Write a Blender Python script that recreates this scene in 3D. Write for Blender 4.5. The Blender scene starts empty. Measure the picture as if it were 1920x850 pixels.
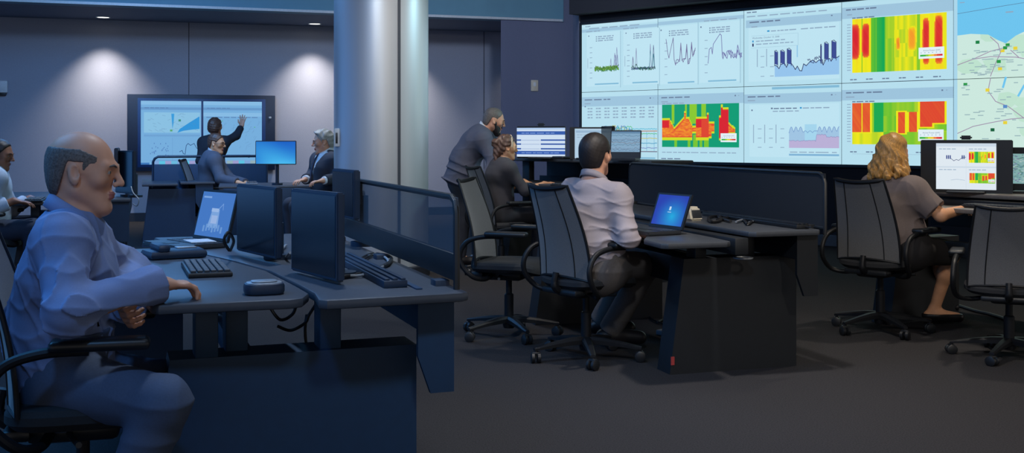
import bpy, bmesh, math, random
import numpy as np
from mathutils import Vector, Matrix
PI = math.pi
SC = bpy.context.scene
COL = SC.collection
FPX, CX, HY, CAMZ = 2100.0, 960.0, 257.0, 1.29      # focal length in pixels, principal column, horizon row, eye height

def P(px, py, d):
    """point at image pixel (px,py) of the 1920x850 photograph and depth d"""
    return Vector(((px - CX) / FPX * d, d, CAMZ - (py - HY) / FPX * d))
def ONZ(px, py, z):
    """point on the horizontal plane z"""
    return P(px, py, (CAMZ - z) * FPX / (py - HY))
def hv(deg):
    return Vector((math.cos(math.radians(deg)), math.sin(math.radians(deg)), 0))

# ------------------------------------------------------------------ colour and materials
def lin(c):
    out = []
    for v in c[:3]:
        v = v / 255.0
        out.append(v / 12.92 if v <= 0.04045 else ((v + 0.055) / 1.055) ** 2.4)
    return tuple(out)
MATS = {}
def mat(name, rgb, rough=0.6, metal=0.0, spec=0.5, noise=0.08, nscale=60.0, bump=0.0, alpha=1.0, stretch=None, sheen=0.0):
    if name in MATS: return MATS[name]
    m = bpy.data.materials.new(name); m.use_nodes = True
    nt = m.node_tree; b = nt.nodes['Principled BSDF']
    c = lin(rgb)
    b.inputs['Roughness'].default_value = rough
    b.inputs['Metallic'].default_value = metal
    b.inputs['Specular IOR Level'].default_value = spec
    if sheen: b.inputs['Sheen Weight'].default_value = sheen
    tc = nt.nodes.new('ShaderNodeTexCoord'); nz = nt.nodes.new('ShaderNodeTexNoise')
    nz.inputs['Scale'].default_value = nscale; nz.inputs['Detail'].default_value = 3
    mp = nt.nodes.new('ShaderNodeMapping')
    if stretch: mp.inputs['Scale'].default_value = stretch
    nt.links.new(tc.outputs['Object'], mp.inputs['Vector'])
    nt.links.new(mp.outputs['Vector'], nz.inputs['Vector'])
    rp = nt.nodes.new('ShaderNodeValToRGB')
    rp.color_ramp.elements[0].position = 0.3; rp.color_ramp.elements[1].position = 0.7
    rp.color_ramp.elements[0].color = (*[v * (1 - noise) for v in c], 1)
    rp.color_ramp.elements[1].color = (*[min(1, v * (1 + noise)) for v in c], 1)
    nt.links.new(nz.outputs['Fac'], rp.inputs['Fac'])
    nt.links.new(rp.outputs['Color'], b.inputs['Base Color'])
    if bump:
        bp = nt.nodes.new('ShaderNodeBump'); bp.inputs['Strength'].default_value = bump; bp.inputs['Distance'].default_value = 0.004
        nt.links.new(nz.outputs['Fac'], bp.inputs['Height']); nt.links.new(bp.outputs['Normal'], b.inputs['Normal'])
    if alpha < 1:
        b.inputs['Alpha'].default_value = alpha
    MATS[name] = m
    return m
def emat(name, rgb, strength):
    if name in MATS: return MATS[name]
    m = bpy.data.materials.new(name); m.use_nodes = True
    b = m.node_tree.nodes['Principled BSDF']
    b.inputs['Base Color'].default_value = (*lin(rgb), 1)
    b.inputs['Emission Color'].default_value = (*lin(rgb), 1)
    b.inputs['Emission Strength'].default_value = strength
    MATS[name] = m
    return m
def screen_mat(name, strength):
    """a lit display: colours of the picture it shows, emitted"""
    if name in MATS: return MATS[name]
    m = bpy.data.materials.new(name); m.use_nodes = True
    nt = m.node_tree; b = nt.nodes['Principled BSDF']
    a = nt.nodes.new('ShaderNodeAttribute'); a.attribute_name = 'Col'
    b.inputs['Base Color'].default_value = (0.01, 0.01, 0.012, 1)
    b.inputs['Roughness'].default_value = 0.5; b.inputs['Specular IOR Level'].default_value = 0.15
    nt.links.new(a.outputs['Color'], b.inputs['Emission Color'])
    b.inputs['Emission Strength'].default_value = strength
    MATS[name] = m
    return m

# ------------------------------------------------------------------ objects, names, tags
def empty(name, loc=(0, 0, 0), rz=0.0, label=None, cat=None, group=None):
    o = bpy.data.objects.new(name, None); COL.objects.link(o)
    o.empty_display_size = 0.1
    o.location = loc; o.rotation_euler = (0, 0, math.radians(rz))
    tag(o, label, cat, group)
    return o
def tag(o, label=None, cat=None, group=None, kind=None):
    if label:
        o['label'] = label
        if len(label.split()) > 16: print('LONGLABEL', label)
    if cat: o['category'] = cat
    if group: o['group'] = group
    if kind: o['kind'] = kind
    return o
def copy_tree(o, parent=None):
    c = o.copy(); COL.objects.link(c)
    if parent is not None: c.parent = parent
    for ch in list(o.children): copy_tree(ch, c)
    return c

class MB:
    """collects shapes of one part; build() links them as ONE mesh object"""
    def __init__(s): s.v = []; s.f = []; s.mi = []; s.cur = 0
    def add(s, vs, fs):
        o = len(s.v); s.v += [tuple(v) for v in vs]
        s.f += [tuple(i + o for i in f) for f in fs]; s.mi += [s.cur] * len(fs)
        return s
    def bm(s, bm, M=None):
        bm.verts.ensure_lookup_table()
        for i, v in enumerate(bm.verts): v.index = i
        vs = [(M @ v.co) if M is not None else v.co.copy() for v in bm.verts]
        s.add(vs, [[v.index for v in f.verts] for f in bm.faces]); bm.free()
        return s
    def box(s, c, size, bev=0.0, rz=0.0, M=None, seg=2):
        bm = bmesh.new(); bmesh.ops.create_cube(bm, size=1)
        bmesh.ops.scale(bm, vec=size, verts=bm.verts)
        if bev: bmesh.ops.bevel(bm, geom=bm.edges[:], offset=min(bev, min(size) * .45), segments=seg, affect='EDGES', profile=.5)
        T = Matrix.Translation(c) @ Matrix.Rotation(math.radians(rz), 4, 'Z')
        if M is not None: T = T @ M
        return s.bm(bm, T)
    def prism(s, poly, z0, z1, bev=0.0, M=None):
        """polygon in xy extruded from z0 to z1, edges bevelled"""
        bm = bmesh.new()
        b = [bm.verts.new((x, y, z0)) for x, y in poly]; t = [bm.verts.new((x, y, z1)) for x, y in poly]
        n = len(poly)
        bm.faces.new(list(reversed(b))); bm.faces.new(t)
        for i in range(n): bm.faces.new((b[i], b[(i + 1) % n], t[(i + 1) % n], t[i]))
        bmesh.ops.recalc_face_normals(bm, faces=bm.faces)
        if bev:
            es = [e for e in bm.edges if len(e.link_faces) == 2 and abs(e.verts[0].co.z - e.verts[1].co.z) < 1e-6]
            bmesh.ops.bevel(bm, geom=es, offset=bev, segments=2, affect='EDGES', profile=.5)
        return s.bm(bm, M)
    def tube(s, pts, r, n=8, caps=True, closed=False):
        pts = [Vector(p) for p in pts]; m = len(pts)
        rs = r if isinstance(r, (list, tuple)) else [r] * m
        rings = []; prev = None
        for i, p in enumerate(pts):
            if closed: t = pts[(i + 1) % m] - pts[i - 1]
            else: t = pts[min(i + 1, m - 1)] - pts[max(i - 1, 0)]
            t.normalize()
            if prev is None:
                a = Vector((0, 0, 1)) if abs(t.z) < .9 else Vector((1, 0, 0))
                x = t.cross(a).normalized()
            else:
                x = (prev - t * prev.dot(t)).normalized()
            prev = x; y = t.cross(x)
            rings.append([p + x * (rs[i] * math.cos(2 * PI * k / n)) + y * (rs[i] * math.sin(2 * PI * k / n)) for k in range(n)])
        vs = [v for rg in rings for v in rg]; fs = []
        for i in range(m if closed else m - 1):
            j = (i + 1) % m
            for k in range(n):
                k2 = (k + 1) % n
                fs.append((i * n + k, i * n + k2, j * n + k2, j * n + k))
        if caps and not closed:
            fs.append(tuple(range(n - 1, -1, -1))); fs.append(tuple((m - 1) * n + k for k in range(n)))
        return s.add(vs, fs)
    def lathe(s, prof, n=24, M=None, caps=True):
        vs = []; fs = []
        for r, z in prof:
            for k in range(n):
                a = 2 * PI * k / n; vs.append(Vector((r * math.cos(a), r * math.sin(a), z)))
        for i in range(len(prof) - 1):
            for k in range(n):
                k2 = (k + 1) % n
                fs.append((i * n + k, i * n + k2, (i + 1) * n + k2, (i + 1) * n + k))
        if caps:
            fs.append(tuple(range(n - 1, -1, -1))); fs.append(tuple((len(prof) - 1) * n + k for k in range(n)))
        if M is not None: vs = [M @ v for v in vs]
        return s.add(vs, fs)
    def cyl(s, a, b, r, n=16, r2=None):
        return s.tube([a, b], [r, r if r2 is None else r2], n)
    def build(s, name, m, parent=None, smooth=True, angle=35):
        me = bpy.data.meshes.new(name)
        me.from_pydata([tuple(v) for v in s.v], [], s.f)
        ms = m if isinstance(m, (list, tuple)) else [m]
        for x in ms: me.materials.append(x)
        if len(ms) > 1: me.polygons.foreach_set('material_index', s.mi)
        bm = bmesh.new(); bm.from_mesh(me); bmesh.ops.recalc_face_normals(bm, faces=bm.faces); bm.to_mesh(me); bm.free()
        if smooth:
            me.polygons.foreach_set('use_smooth', [True] * len(me.polygons))
            me.set_sharp_from_angle(angle=math.radians(angle))
        o = bpy.data.objects.new(name, me); COL.objects.link(o)
        if parent is not None: o.parent = parent
        return o
def bez(pts, n=8):
    """smooth path through points (Catmull-Rom)"""
    pts = [Vector(p) for p in pts]; out = []
    for i in range(len(pts) - 1):
        p0 = pts[max(i - 1, 0)]; p1 = pts[i]; p2 = pts[i + 1]; p3 = pts[min(i + 2, len(pts) - 1)]
        for k in range(n):
            t = k / n
            out.append(.5 * ((2 * p1) + (p2 - p0) * t + (2 * p0 - 5 * p1 + 4 * p2 - p3) * t * t + (3 * p1 - p0 - 3 * p2 + p3) * t ** 3))
    out.append(pts[-1]); return out
def struct(name, mb, m, smooth=False):
    o = mb.build(name, m, None, smooth); o['kind'] = 'structure'; return o

# ------------------------------------------------------------------ pictures on displays
_TEXT = {}
def text_tris(s):
    if s in _TEXT: return _TEXT[s]
    cu = bpy.data.curves.new('t', 'FONT'); cu.body = s; cu.size = 1.0; cu.resolution_u = 2
    o = bpy.data.objects.new('t', cu); COL.objects.link(o)
    dg = bpy.context.evaluated_depsgraph_get()
    me = o.evaluated_get(dg).to_mesh()
    vs = [(v.co.x, v.co.y) for v in me.vertices]; fs = [tuple(p.vertices) for p in me.polygons]
    o.evaluated_get(dg).to_mesh_clear(); bpy.data.objects.remove(o); bpy.data.curves.remove(cu)
    _TEXT[s] = (vs, fs); return _TEXT[s]
class Pic:
    """a picture w x h metres built of flat coloured shapes, each a hair in front of the last; x right, y up"""
    def __init__(s, w, h, bg, seed=1):
        s.w = w; s.h = h; s.v = []; s.f = []; s.c = []; s.z = 0.0; s.dz = 0.00025; s.rnd = random.Random(seed)
        s.lw = 1.0; s.ox = s.oy = 0.0; s.sx = w; s.sy = h
        s.poly([(0, 0), (1, 0), (1, 1), (0, 1)], bg)
    def frame(s, x0, y0, x1, y1): s.ox = x0 * s.w; s.oy = y0 * s.h; s.sx = (x1 - x0) * s.w; s.sy = (y1 - y0) * s.h
    def up(s): s.z += s.dz
    def poly(s, pts, col):
        o = len(s.v)
        for x, y in pts: s.v.append((s.ox + x * s.sx, s.oy + y * s.sy, s.z))
        s.f.append(tuple(range(o, o + len(pts)))); s.c.append(lin(col))
    def rect(s, x0, y0, x1, y1, col): s.poly([(x0, y0), (x1, y0), (x1, y1), (x0, y1)], col)
    def line(s, pts, t, col):
        """polyline of thickness t metres"""
        q = [(s.ox + x * s.sx, s.oy + y * s.sy) for x, y in pts]; t = t * s.lw
        for (x0, y0), (x1, y1) in zip(q, q[1:]):
            dx, dy = x1 - x0, y1 - y0; L = math.hypot(dx, dy) or 1e-6
            nx, ny = -dy / L * t / 2, dx / L * t / 2; ex, ey = dx / L * t / 2, dy / L * t / 2
            o = len(s.v)
            s.v += [(x0 - ex + nx, y0 - ey + ny, s.z), (x0 - ex - nx, y0 - ey - ny, s.z), (x1 + ex - nx, y1 + ey - ny, s.z), (x1 + ex + nx, y1 + ey + ny, s.z)]
            s.f.append((o, o + 1, o + 2, o + 3)); s.c.append(lin(col))
    def text(s, x, y, size, st, col):
        vs, fs = text_tris(st); o = len(s.v)
        bx, by = s.ox + x * s.sx, s.oy + y * s.sy
        s.v += [(bx + a * size, by + b * size, s.z) for a, b in vs]
        for f in fs: s.f.append(tuple(i + o for i in f)); s.c.append(lin(col))
    def greek(s, x, y, w, h, col, words=4):
        """a line of lettering too small to read in the photograph: word-length dashes"""
        xx = x; r = s.rnd
        ws = [r.uniform(.5, 1.5) for _ in range(words)]; tot = sum(ws) * 1.25
        for q in ws:
            ww = w * q / tot; s.rect(xx, y, xx + ww, y + h, col); xx += ww * 1.25
    def heat(s, x0, y0, x1, y1, nx, ny, fn):
        for i in range(nx):
            for j in range(ny):
                s.rect(x0 + (x1 - x0) * i / nx, y0 + (y1 - y0) * j / ny, x0 + (x1 - x0) * (i + 1) / nx, y0 + (y1 - y0) * (j + 1) / ny, fn((i + .5) / nx, (j + .5) / ny))
    def build(s, name, m, parent, M):
        """M maps (x,y,z) picture coordinates into the parent's space; +z is the side the picture shows"""
        me = bpy.data.meshes.new(name)
        me.from_pydata([tuple(M @ Vector(v)) for v in s.v], [], s.f); me.materials.append(m)
        ca = me.color_attributes.new('Col', 'FLOAT_COLOR', 'CORNER')
        arr = []
        for f, c in zip(s.f, s.c): arr += [c[0], c[1], c[2], 1.0] * len(f)
        ca.data.foreach_set('color', arr)
        o = bpy.data.objects.new(name, me); COL.objects.link(o); o.parent = parent
        return o
HEATC = [(16, 150, 132), (20, 165, 85), (95, 190, 50), (175, 210, 40), (240, 232, 25), (245, 160, 40), (225, 85, 45), (214, 32, 46)]
def heatcol(t):
    t = max(0, min(.999, t)) * (len(HEATC) - 1); i = int(t); f = t - i
    a, b = HEATC[i], HEATC[i + 1]
    return tuple(a[k] + (b[k] - a[k]) * f for k in range(3))

# ------------------------------------------------------------------ smooth solid modelling: signed distances turned into one closed mesh
def unit(v): v = np.asarray(v, np.float32); return v / (np.linalg.norm(v) + 1e-9)
def A3(v): return np.array([v[0], v[1], v[2]], np.float32)
class SDF:
    def __init__(s): s.ops = []; s.lo = []; s.hi = []
    def _bb(s, pts, r):
        pts = np.array(pts); s.lo.append(pts.min(0) - r); s.hi.append(pts.max(0) + r)
    def cone(s, a, b, r1, r2=None, k=.02, sub=False):
        a = A3(a); b = A3(b); r2 = r1 if r2 is None else r2; ba = b - a; L2 = float(ba @ ba) + 1e-9
        def f(p):
            q = p - a; t = np.clip(q @ ba / L2, 0, 1)
            return np.linalg.norm(q - t[:, None] * ba, axis=1) - (r1 + (r2 - r1) * t)
        s.ops.append(('sub' if sub else 'add', f, k))
        if not sub: s._bb([a, b], max(r1, r2))
        return s
    def ball(s, c, r, k=.02, sub=False): return s.cone(c, A3(c) + np.array([0, 0, 1e-4], np.float32), r, r, k, sub)
    def ell(s, c, r, R=None, k=.02, sub=False):
        c = A3(c); r = np.array(r, np.float32); R = np.eye(3, dtype=np.float32) if R is None else np.array(R, np.float32)  # rows = axes
        def f(p):
            q = (p - c) @ R.T / r
            k0 = np.linalg.norm(q, axis=1); k1 = np.linalg.norm(q / r, axis=1) + 1e-9
            return k0 * (k0 - 1) / k1
        s.ops.append(('sub' if sub else 'add', f, k))
        if not sub: s._bb([c], float(r.max()))
        return s
    def econe(s, a, b, side, ra, rb, k=.03, sub=False, cap=None):
        """elliptic limb from a to b; ra=(side,front) radii at a, rb at b; side = direction of the first radius"""
        a = A3(a); b = A3(b); ba = b - a; L2 = float(ba @ ba) + 1e-9; ax = unit(ba)
        S = A3(side); S = unit(S - ax * float(S @ ax)); F = np.cross(ax, S)
        def f(p):
            q = p - a; t = np.clip(q @ ba / L2, 0, 1); q = q - t[:, None] * ba
            rx = ra[0] + (rb[0] - ra[0]) * t; ry = ra[1] + (rb[1] - ra[1]) * t
            rz = np.minimum(rx, ry) if cap is None else cap
            x = q @ S / rx; y = q @ F / ry; z = q @ ax / rz
            k0 = np.sqrt(x * x + y * y + z * z); k1 = np.sqrt((x / rx) ** 2 + (y / ry) ** 2 + (z / rz) ** 2) + 1e-9
            return k0 * (k0 - 1) / k1
        s.ops.append(('sub' if sub else 'add', f, k))
        if not sub: s._bb([a, b], max(ra + rb))
        return s
    def plane(s, p0, n):
        """cut away everything on the side n points to"""
        p0 = A3(p0); n = unit(n); s.ops.append(('clip', lambda p: (p - p0) @ n, 0)); return s
    def clip(s, f): s.ops.append(('clip', f, 0)); return s
    def disp(s, f): s.ops.append(('disp', f, 0)); return s
    def ev(s, pts, cds=None, slack=0.0):
        nb, n, _ = pts.shape; d = np.full((nb, n), 10.0, np.float32); out = []
        cmin = None
        if cds is not None:
            adds = [c for c, o in zip(cds, s.ops) if o[0] == 'add']; cmin = np.min(adds, axis=0)
        for i, (kind, f, k) in enumerate(s.ops):
            if kind == 'add':
                if cds is None: x = f(pts.reshape(-1, 3)).reshape(nb, n); m = slice(None)
                else:
                    m = cds[i] - cmin < slack + k
                    if not m.any(): continue
                    x = f(pts[m].reshape(-1, 3)).reshape(-1, n)
                    if cds is not None: pass
                e = d[m]
                h = np.maximum(k - np.abs(e - x), 0) / max(k, 1e-6)
                d[m] = np.minimum(e, x) - h * h * k * .25
                if cds is None: out.append(x[:, 0])
            elif kind == 'sub':
                if cds is None: x = f(pts.reshape(-1, 3)).reshape(nb, n); m = slice(None); out.append(x[:, 0])
                else:
                    m = cds[i] < slack + k
                    if not m.any(): continue
                    x = f(pts[m].reshape(-1, 3)).reshape(-1, n)
                e = d[m]; x = -x
                h = np.maximum(k - np.abs(e - x), 0) / max(k, 1e-6)
                d[m] = np.maximum(e, x) + h * h * k * .25
            elif kind == 'clip':
                x = f(pts.reshape(-1, 3)).reshape(nb, n); d = np.maximum(d, x)
                if cds is None: out.append(x[:, 0])
            else:
                x = f(pts.reshape(-1, 3)).reshape(nb, n); d = d + x
                if cds is None: out.append(x[:, 0])
        return d, out
    def mesh(s, h):
        B = 8; H = B * h
        lo = np.min(s.lo, axis=0) - 3 * h; hi = np.max(s.hi, axis=0) + 3 * h
        nbk = np.ceil((hi - lo) / H).astype(int)
        gi = np.stack(np.meshgrid(*[np.arange(n) for n in nbk], indexing='ij'), -1).reshape(-1, 3)
        cen = (lo + (gi + .5) * H).astype(np.float32)
        d, cds = s.ev(cen[:, None, :])
        rad = H * .8661
        keep = np.abs(d[:, 0]) < rad * 1.25 + .012
        gi = gi[keep]; cds = [c[keep] for c in cds]
        off = np.stack(np.meshgrid(*[np.arange(B + 1)] * 3, indexing='ij'), -1).reshape(-1, 3)
        gp = gi[:, None, :] * B + off[None]
        pts = (lo + gp * h).astype(np.float32)
        val = np.empty(gp.shape[:2], np.float32)
        CH = 1500
        for c0 in range(0, len(gi), CH):
            sl = slice(c0, c0 + CH)
            val[sl] = s.ev(pts[sl], [c[sl] for c in cds], 2 * rad + .02)[0]
        N = B + 1; V = val.reshape(-1, N, N, N); G0 = gi * B
        ins = V < 0
        dims = nbk * B + 2
        def cid(ijk): return (ijk[..., 0].astype(np.int64) * dims[1] + ijk[..., 1]) * dims[2] + ijk[..., 2]
        c8 = [(a, b, c) for a in (0, 1) for b in (0, 1) for c in (0, 1)]
        cnt = sum(ins[:, a:a + B, b:b + B, c:c + B].astype(np.int8) for a, b, c in c8)
        act = np.argwhere((cnt > 0) & (cnt < 8))
        bi = act[:, 0]; loc = act[:, 1:]
        acc = np.zeros((len(act), 3), np.float64); num = np.zeros(len(act))
        for e0 in c8:
            for axn in range(3):
                if e0[axn]: continue
                e1 = list(e0); e1[axn] = 1
                v0 = V[bi, loc[:, 0] + e0[0], loc[:, 1] + e0[1], loc[:, 2] + e0[2]]
                v1 = V[bi, loc[:, 0] + e1[0], loc[:, 1] + e1[1], loc[:, 2] + e1[2]]
                m = (v0 < 0) != (v1 < 0)
                t = np.where(m, v0 / np.where(m, v0 - v1, 1), 0)
                p = np.tile(np.array(e0, np.float64), (len(act), 1)); p[:, axn] += t
                acc[m] += p[m]; num[m] += 1
        gcell = G0[bi] + loc
        vert = lo + (gcell + acc / num[:, None]) * h
        ids = cid(gcell); order = np.argsort(ids); sid = ids[order]
        quads = []
        for axn in range(3):
            sl0 = [slice(None)] + [slice(0, B)] * 3; sl1 = list(sl0); sl1[axn + 1] = slice(1, B + 1)
            a = ins[tuple(sl0)]; b = ins[tuple(sl1)]
            ed = np.argwhere(a != b)
            if not len(ed): continue
            flip = a[tuple(ed.T)]
            g = G0[ed[:, 0]] + ed[:, 1:]
            u, w = [(1, 2), (2, 0), (0, 1)][axn]
            cells = []
            for du, dw in ((-1, -1), (0, -1), (0, 0), (-1, 0)):
                q = g.copy(); q[:, u] += du; q[:, w] += dw; cells.append(q)
            ok = np.ones(len(g), bool); idx = []
            for q in cells:
                ok &= (q >= 0).all(1)
                c = cid(q); pos = np.clip(np.searchsorted(sid, c), 0, len(sid) - 1)
                ok &= sid[pos] == c; idx.append(order[pos])
            Q = np.stack(idx, 1)
            Q[~flip] = Q[~flip][:, ::-1]
            quads.append(Q[ok])
        return vert, np.concatenate(quads)
    def build(s, name, m, parent, h, matfn=None, relax=0):
        v, q = s.mesh(h)
        o3 = np.array(parent.location, np.float64) if parent is not None else np.zeros(3)
        me = bpy.data.meshes.new(name)
        me.vertices.add(len(v)); me.vertices.foreach_set('co', (v - o3).astype(np.float32).ravel())
        me.loops.add(len(q) * 4); me.loops.foreach_set('vertex_index', q.astype(np.int32).ravel())
        me.polygons.add(len(q)); me.polygons.foreach_set('loop_start', np.arange(len(q), dtype=np.int32) * 4)
        ms = m if isinstance(m, (list, tuple)) else [m]
        for x in ms: me.materials.append(x)
        me.polygons.foreach_set('use_smooth', np.ones(len(q), bool))
        if matfn is not None:
            cen = v[q].mean(1); me.polygons.foreach_set('material_index', matfn(cen).astype(np.int32))
        me.update(calc_edges=True); me.validate()
        o = bpy.data.objects.new(name, me); COL.objects.link(o)
        if parent is not None: o.parent = parent
        return o
def folds(amp, f, seed=0, spots=(), base=.3):
    """cloth creases: warped ridges, stronger near given joints (point, radius, gain)"""
    r = np.random.RandomState(seed)
    d1, d2, d3 = [unit(r.randn(3)) for _ in range(3)]; ph = r.rand(4) * 6
    spots = [(A3(c), rr, g) for c, rr, g in spots]
    def fn(p):
        w = np.full(len(p), base, np.float32)
        for c, rr, g in spots: w += g * np.exp(-((p - c) ** 2).sum(1) / rr ** 2)
        a = p @ d1 * f + 1.6 * np.sin(p @ d2 * f * .55 + ph[0]) + ph[1]
        b = p @ d3 * f * .7 + 1.3 * np.sin(p @ d1 * f * .4 + ph[2]) + ph[3]
        n = .22 - (1 - np.abs(np.sin(a * .5))) ** 2.2 * .65 - (1 - np.abs(np.sin(b * .5))) ** 2.2 * .5
        return (amp * w * n).astype(np.float32)
    return fn
# ================================================================== materials
M_CARPET = mat('carpet', (50, 49, 51), .95, noise=.35, nscale=140, bump=.6, spec=.1)
M_WALL = mat('wall_fabric', (158, 162, 176), .85, noise=.04, nscale=90, spec=.2)
M_PIER = mat('pier_fabric', (104, 110, 134), .85, noise=.06, nscale=160, spec=.2)
M_FASCIA = mat('fascia_glow_tint', (96, 142, 164), .7, noise=.03, nscale=5)  # cyan-blue light on the fascia is put into its base colour
M_SOFFIT = mat('soffit_paint', (96, 108, 128), .8, noise=.03, nscale=5)
M_CEIL = mat('ceiling_dark', (40, 42, 50), .9)
M_BLACKWALL = mat('black_wall', (26, 30, 38), .8, spec=.2)
M_BASEB = mat('baseboard_dark', (34, 40, 52), .6)
M_BAR = mat('base_bar', (60, 64, 70), .5)
M_COLUMN = mat('column_metal', (186, 190, 196), .38, metal=.5, noise=.05, nscale=8, stretch=(1, 1, .02))
M_SEAM = mat('seam', (52, 56, 66), .6)
M_BLK = mat('black_plastic', (24, 27, 31), .42, noise=.05)
M_BLK2 = mat('black_laminate', (21, 26, 32), .5, noise=.08, nscale=30)
M_TOP = mat('grey_laminate_top', (62, 66, 72), .42, noise=.06, nscale=40)
M_VEIL = mat('veil_blue_laminate', (20, 54, 84), .55, noise=.06, nscale=30)  # blue veil over the left side put into the laminate colour
M_VEILTOP = mat('veil_slate_top', (62, 68, 78), .42, noise=.06, nscale=40)  # grey top made slightly bluer for the same veil
M_VEILPL = mat('veil_blue_plastic', (24, 44, 66), .45, noise=.05)  # shells and fittings on the left carry the veil's blue in their colour
M_FRAME = mat('chair_plastic', (20, 22, 26), .48, noise=.05, spec=.3)
M_MESHF = mat('chair_mesh', (90, 91, 94), .8, noise=.16, nscale=260, alpha=.94, sheen=.3)
M_SEAT = mat('seat_fabric', (32, 34, 38), .9, noise=.2, nscale=200)
M_CHROME = mat('chrome', (170, 175, 180), .18, metal=1.0, noise=.03)
M_SCREENMESH = mat('privacy_mesh', (84, 90, 100), .85, noise=.25, nscale=300, alpha=.5)
M_SCREENSOLID = mat('privacy_panel', (22, 30, 40), .85, noise=.15, nscale=250)
M_LAPTOP = mat('laptop_shell', (44, 47, 52), .4)
M_KEYS = mat('keycaps', (56, 62, 70), .5)
M_WHITEPL = mat('white_plastic', (205, 210, 214), .45)
M_BEIGE = mat('beige_plastic', (196, 188, 170), .5)
M_CABLE = mat('cable_black', (18, 20, 24), .5)
M_CABLEG = mat('cable_grey', (120, 128, 138), .5)
M_GLASSOFF = mat('dark_display_glass', (16, 24, 34), .22, noise=.02)
M_RED = mat('red_sticker', (170, 60, 60), .5)
M_SILVER = mat('silver_plastic', (150, 158, 166), .35, metal=.4)
E_SCREEN = screen_mat('lit_display', 1.0)
E_SCREEN_BACK = screen_mat('lit_display_dim', .92)

# ================================================================== the room
H_CEIL = 3.75
struct('floor', MB().box((-2, 8, -.1), (26, 30, .2)), M_CARPET)
struct('ceiling', MB().box((-2, 8, H_CEIL + .1), (26, 30, .2)), M_CEIL)
WD = hv(17.9); WN = Vector((WD.y, -WD.x, 0))                # along the back wall / out of it towards the room
def W(s, out=0.0, z=0.0): v = Vector((-5.4, 17.2, 0)) + WD * s + WN * out; v.z = z; return v
def wallbox(mb, s0, s1, o0, o1, z0, z1):
    q = [W(s0, o0), W(s1, o0), W(s1, o1), W(s0, o1)]
    return mb.prism([(p.x, p.y) for p in q], z0, z1)
struct('wall_back', wallbox(MB(), -7, 7.2, -.15, 0, 0, H_CEIL), M_WALL)
struct('baseboard_back', wallbox(MB(), -7, 6.9, 0.001, .02, 0, .13), M_BASEB)
for i, s in enumerate((-3.9, .42, 5.18)):
    struct('trim_%d' % (i + 1), wallbox(MB(), s - .006, s + .006, .0005, .003, .13, 3.06), M_SEAM)
FD = hv(19.2); FN = Vector((FD.y, -FD.x, 0))
def F(s, out=0.0): return Vector((-6.67, 14.6, 0)) + FD * s + FN * out
z_s = 3.06
q = [F(-5), F(7.9), F(7.9, -.25), F(-5, -.25)]
struct('wall_fascia', MB().prism([(p.x, p.y) for p in q], z_s, H_CEIL), M_FASCIA)
q = [F(-5, .02), F(7.88, .02), F(7.88, .001), F(-5, .001)]
struct('trim_4', MB().prism([(p.x, p.y) for p in q], z_s, z_s + .035), mat('fascia_trim', (190, 196, 202), .4))
q = [F(-5, -.25), F(7.9, -.25), W(6.9), W(-6.5)]
struct('ceiling_soffit', MB().prism([(p.x, p.y) for p in q], z_s, z_s + .08), M_SOFFIT)
pa, pb = F(6.895, -.03), F(8.07, -.03)
q = [pa, pb, pb + Vector((.1, 1.6, 0)), Vector((pa.x + .13, pa.y + 1.6, 0))]
struct('wall_pier', MB().prism([(p.x, p.y) for p in q], 0, H_CEIL), M_PIER)
# video wall geometry
VR = Vector((3.82, 13.15, 0)); VW = Vector((-.731, .682, 0)); VN = Vector((-.682, -.731, 0))
def V(t, out=0.0, z=0.0): v = VR + VW * t + VN * out; v.z = z; return v
vl = V(3.87)
q = [pb, Vector((vl.x - .04, vl.y + .12, 0)), Vector((vl.x + .12, vl.y + .3, 0)), pb + Vector((.2, .05, 0))]
struct('wall_return', MB().prism([(p.x, p.y) for p in q], 0, H_CEIL), mat('return_paint', (150, 152, 170), .8))
q = [V(3.93, -.03), V(-6.5, -.03), V(-6.5, -.3), V(3.93, -.3)]
struct('wall_right', MB().prism([(p.x, p.y) for p in q], 0, H_CEIL), M_BLACKWALL)
q = [V(3.9, .05), V(-6.4, .05), V(-6.4, -.03), V(3.9, -.03)]
struct('baseboard_right', MB().prism([(p.x, p.y) for p in q], 0, .14, bev=.012), M_BAR)
q = [V(3.9, .25), V(-6.4, .25), V(-6.4, -.03), V(3.9, -.03)]
struct('trim_5', MB().prism([(p.x, p.y) for p in q], 3.0, H_CEIL), mat('header_black', (30, 32, 40), .8))

# column
col = empty('column', (-1.225, 10.5, 0), 0, 'round brushed metal column standing behind the left workstation', 'column')
mb = MB(); mb.lathe([(.44, 0), (.44, H_CEIL)], 96); mb.build('cladding', M_COLUMN, col)
mb = MB()
for px in (757.0,):
    x = (px - 715) / FPX * 10.3; a = math.asin(max(-1, min(1, x / .44)))
    p = Vector((.441 * math.sin(a), -.441 * math.cos(a), 0))
    mb.box((p.x, p.y, H_CEIL / 2), (.026, .006, H_CEIL), rz=math.degrees(a))
p = Vector((.441 * math.sin(math.radians(-150)), -.441 * math.cos(math.radians(-150)), 0))
mb.box((p.x, p.y, H_CEIL / 2), (.016, .006, H_CEIL), rz=-150)
mb.build('joint_strip', M_SEAM, col)
mb = MB(); mb.lathe([(.455, 0), (.455, .1), (.445, .11)], 64); mb.build('base_ring', M_BASEB, col)
ic = empty('intercom', (-1.225 - .455, 10.44, 0), 0, 'small white box with a black slot fixed to the left edge of the column', 'intercom')
c = P(632, 258, 10.35)
ic.location = (P(633, 0, 10.26).x, 10.27, 0)
MB().box((0, 0, c.z), (.06, .07, .17), .012).build('case', M_WHITEPL, ic)
MB().box((-.005, -.036, c.z - .005), (.02, .008, .1), .003).build('slot', M_BLK, ic)
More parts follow.
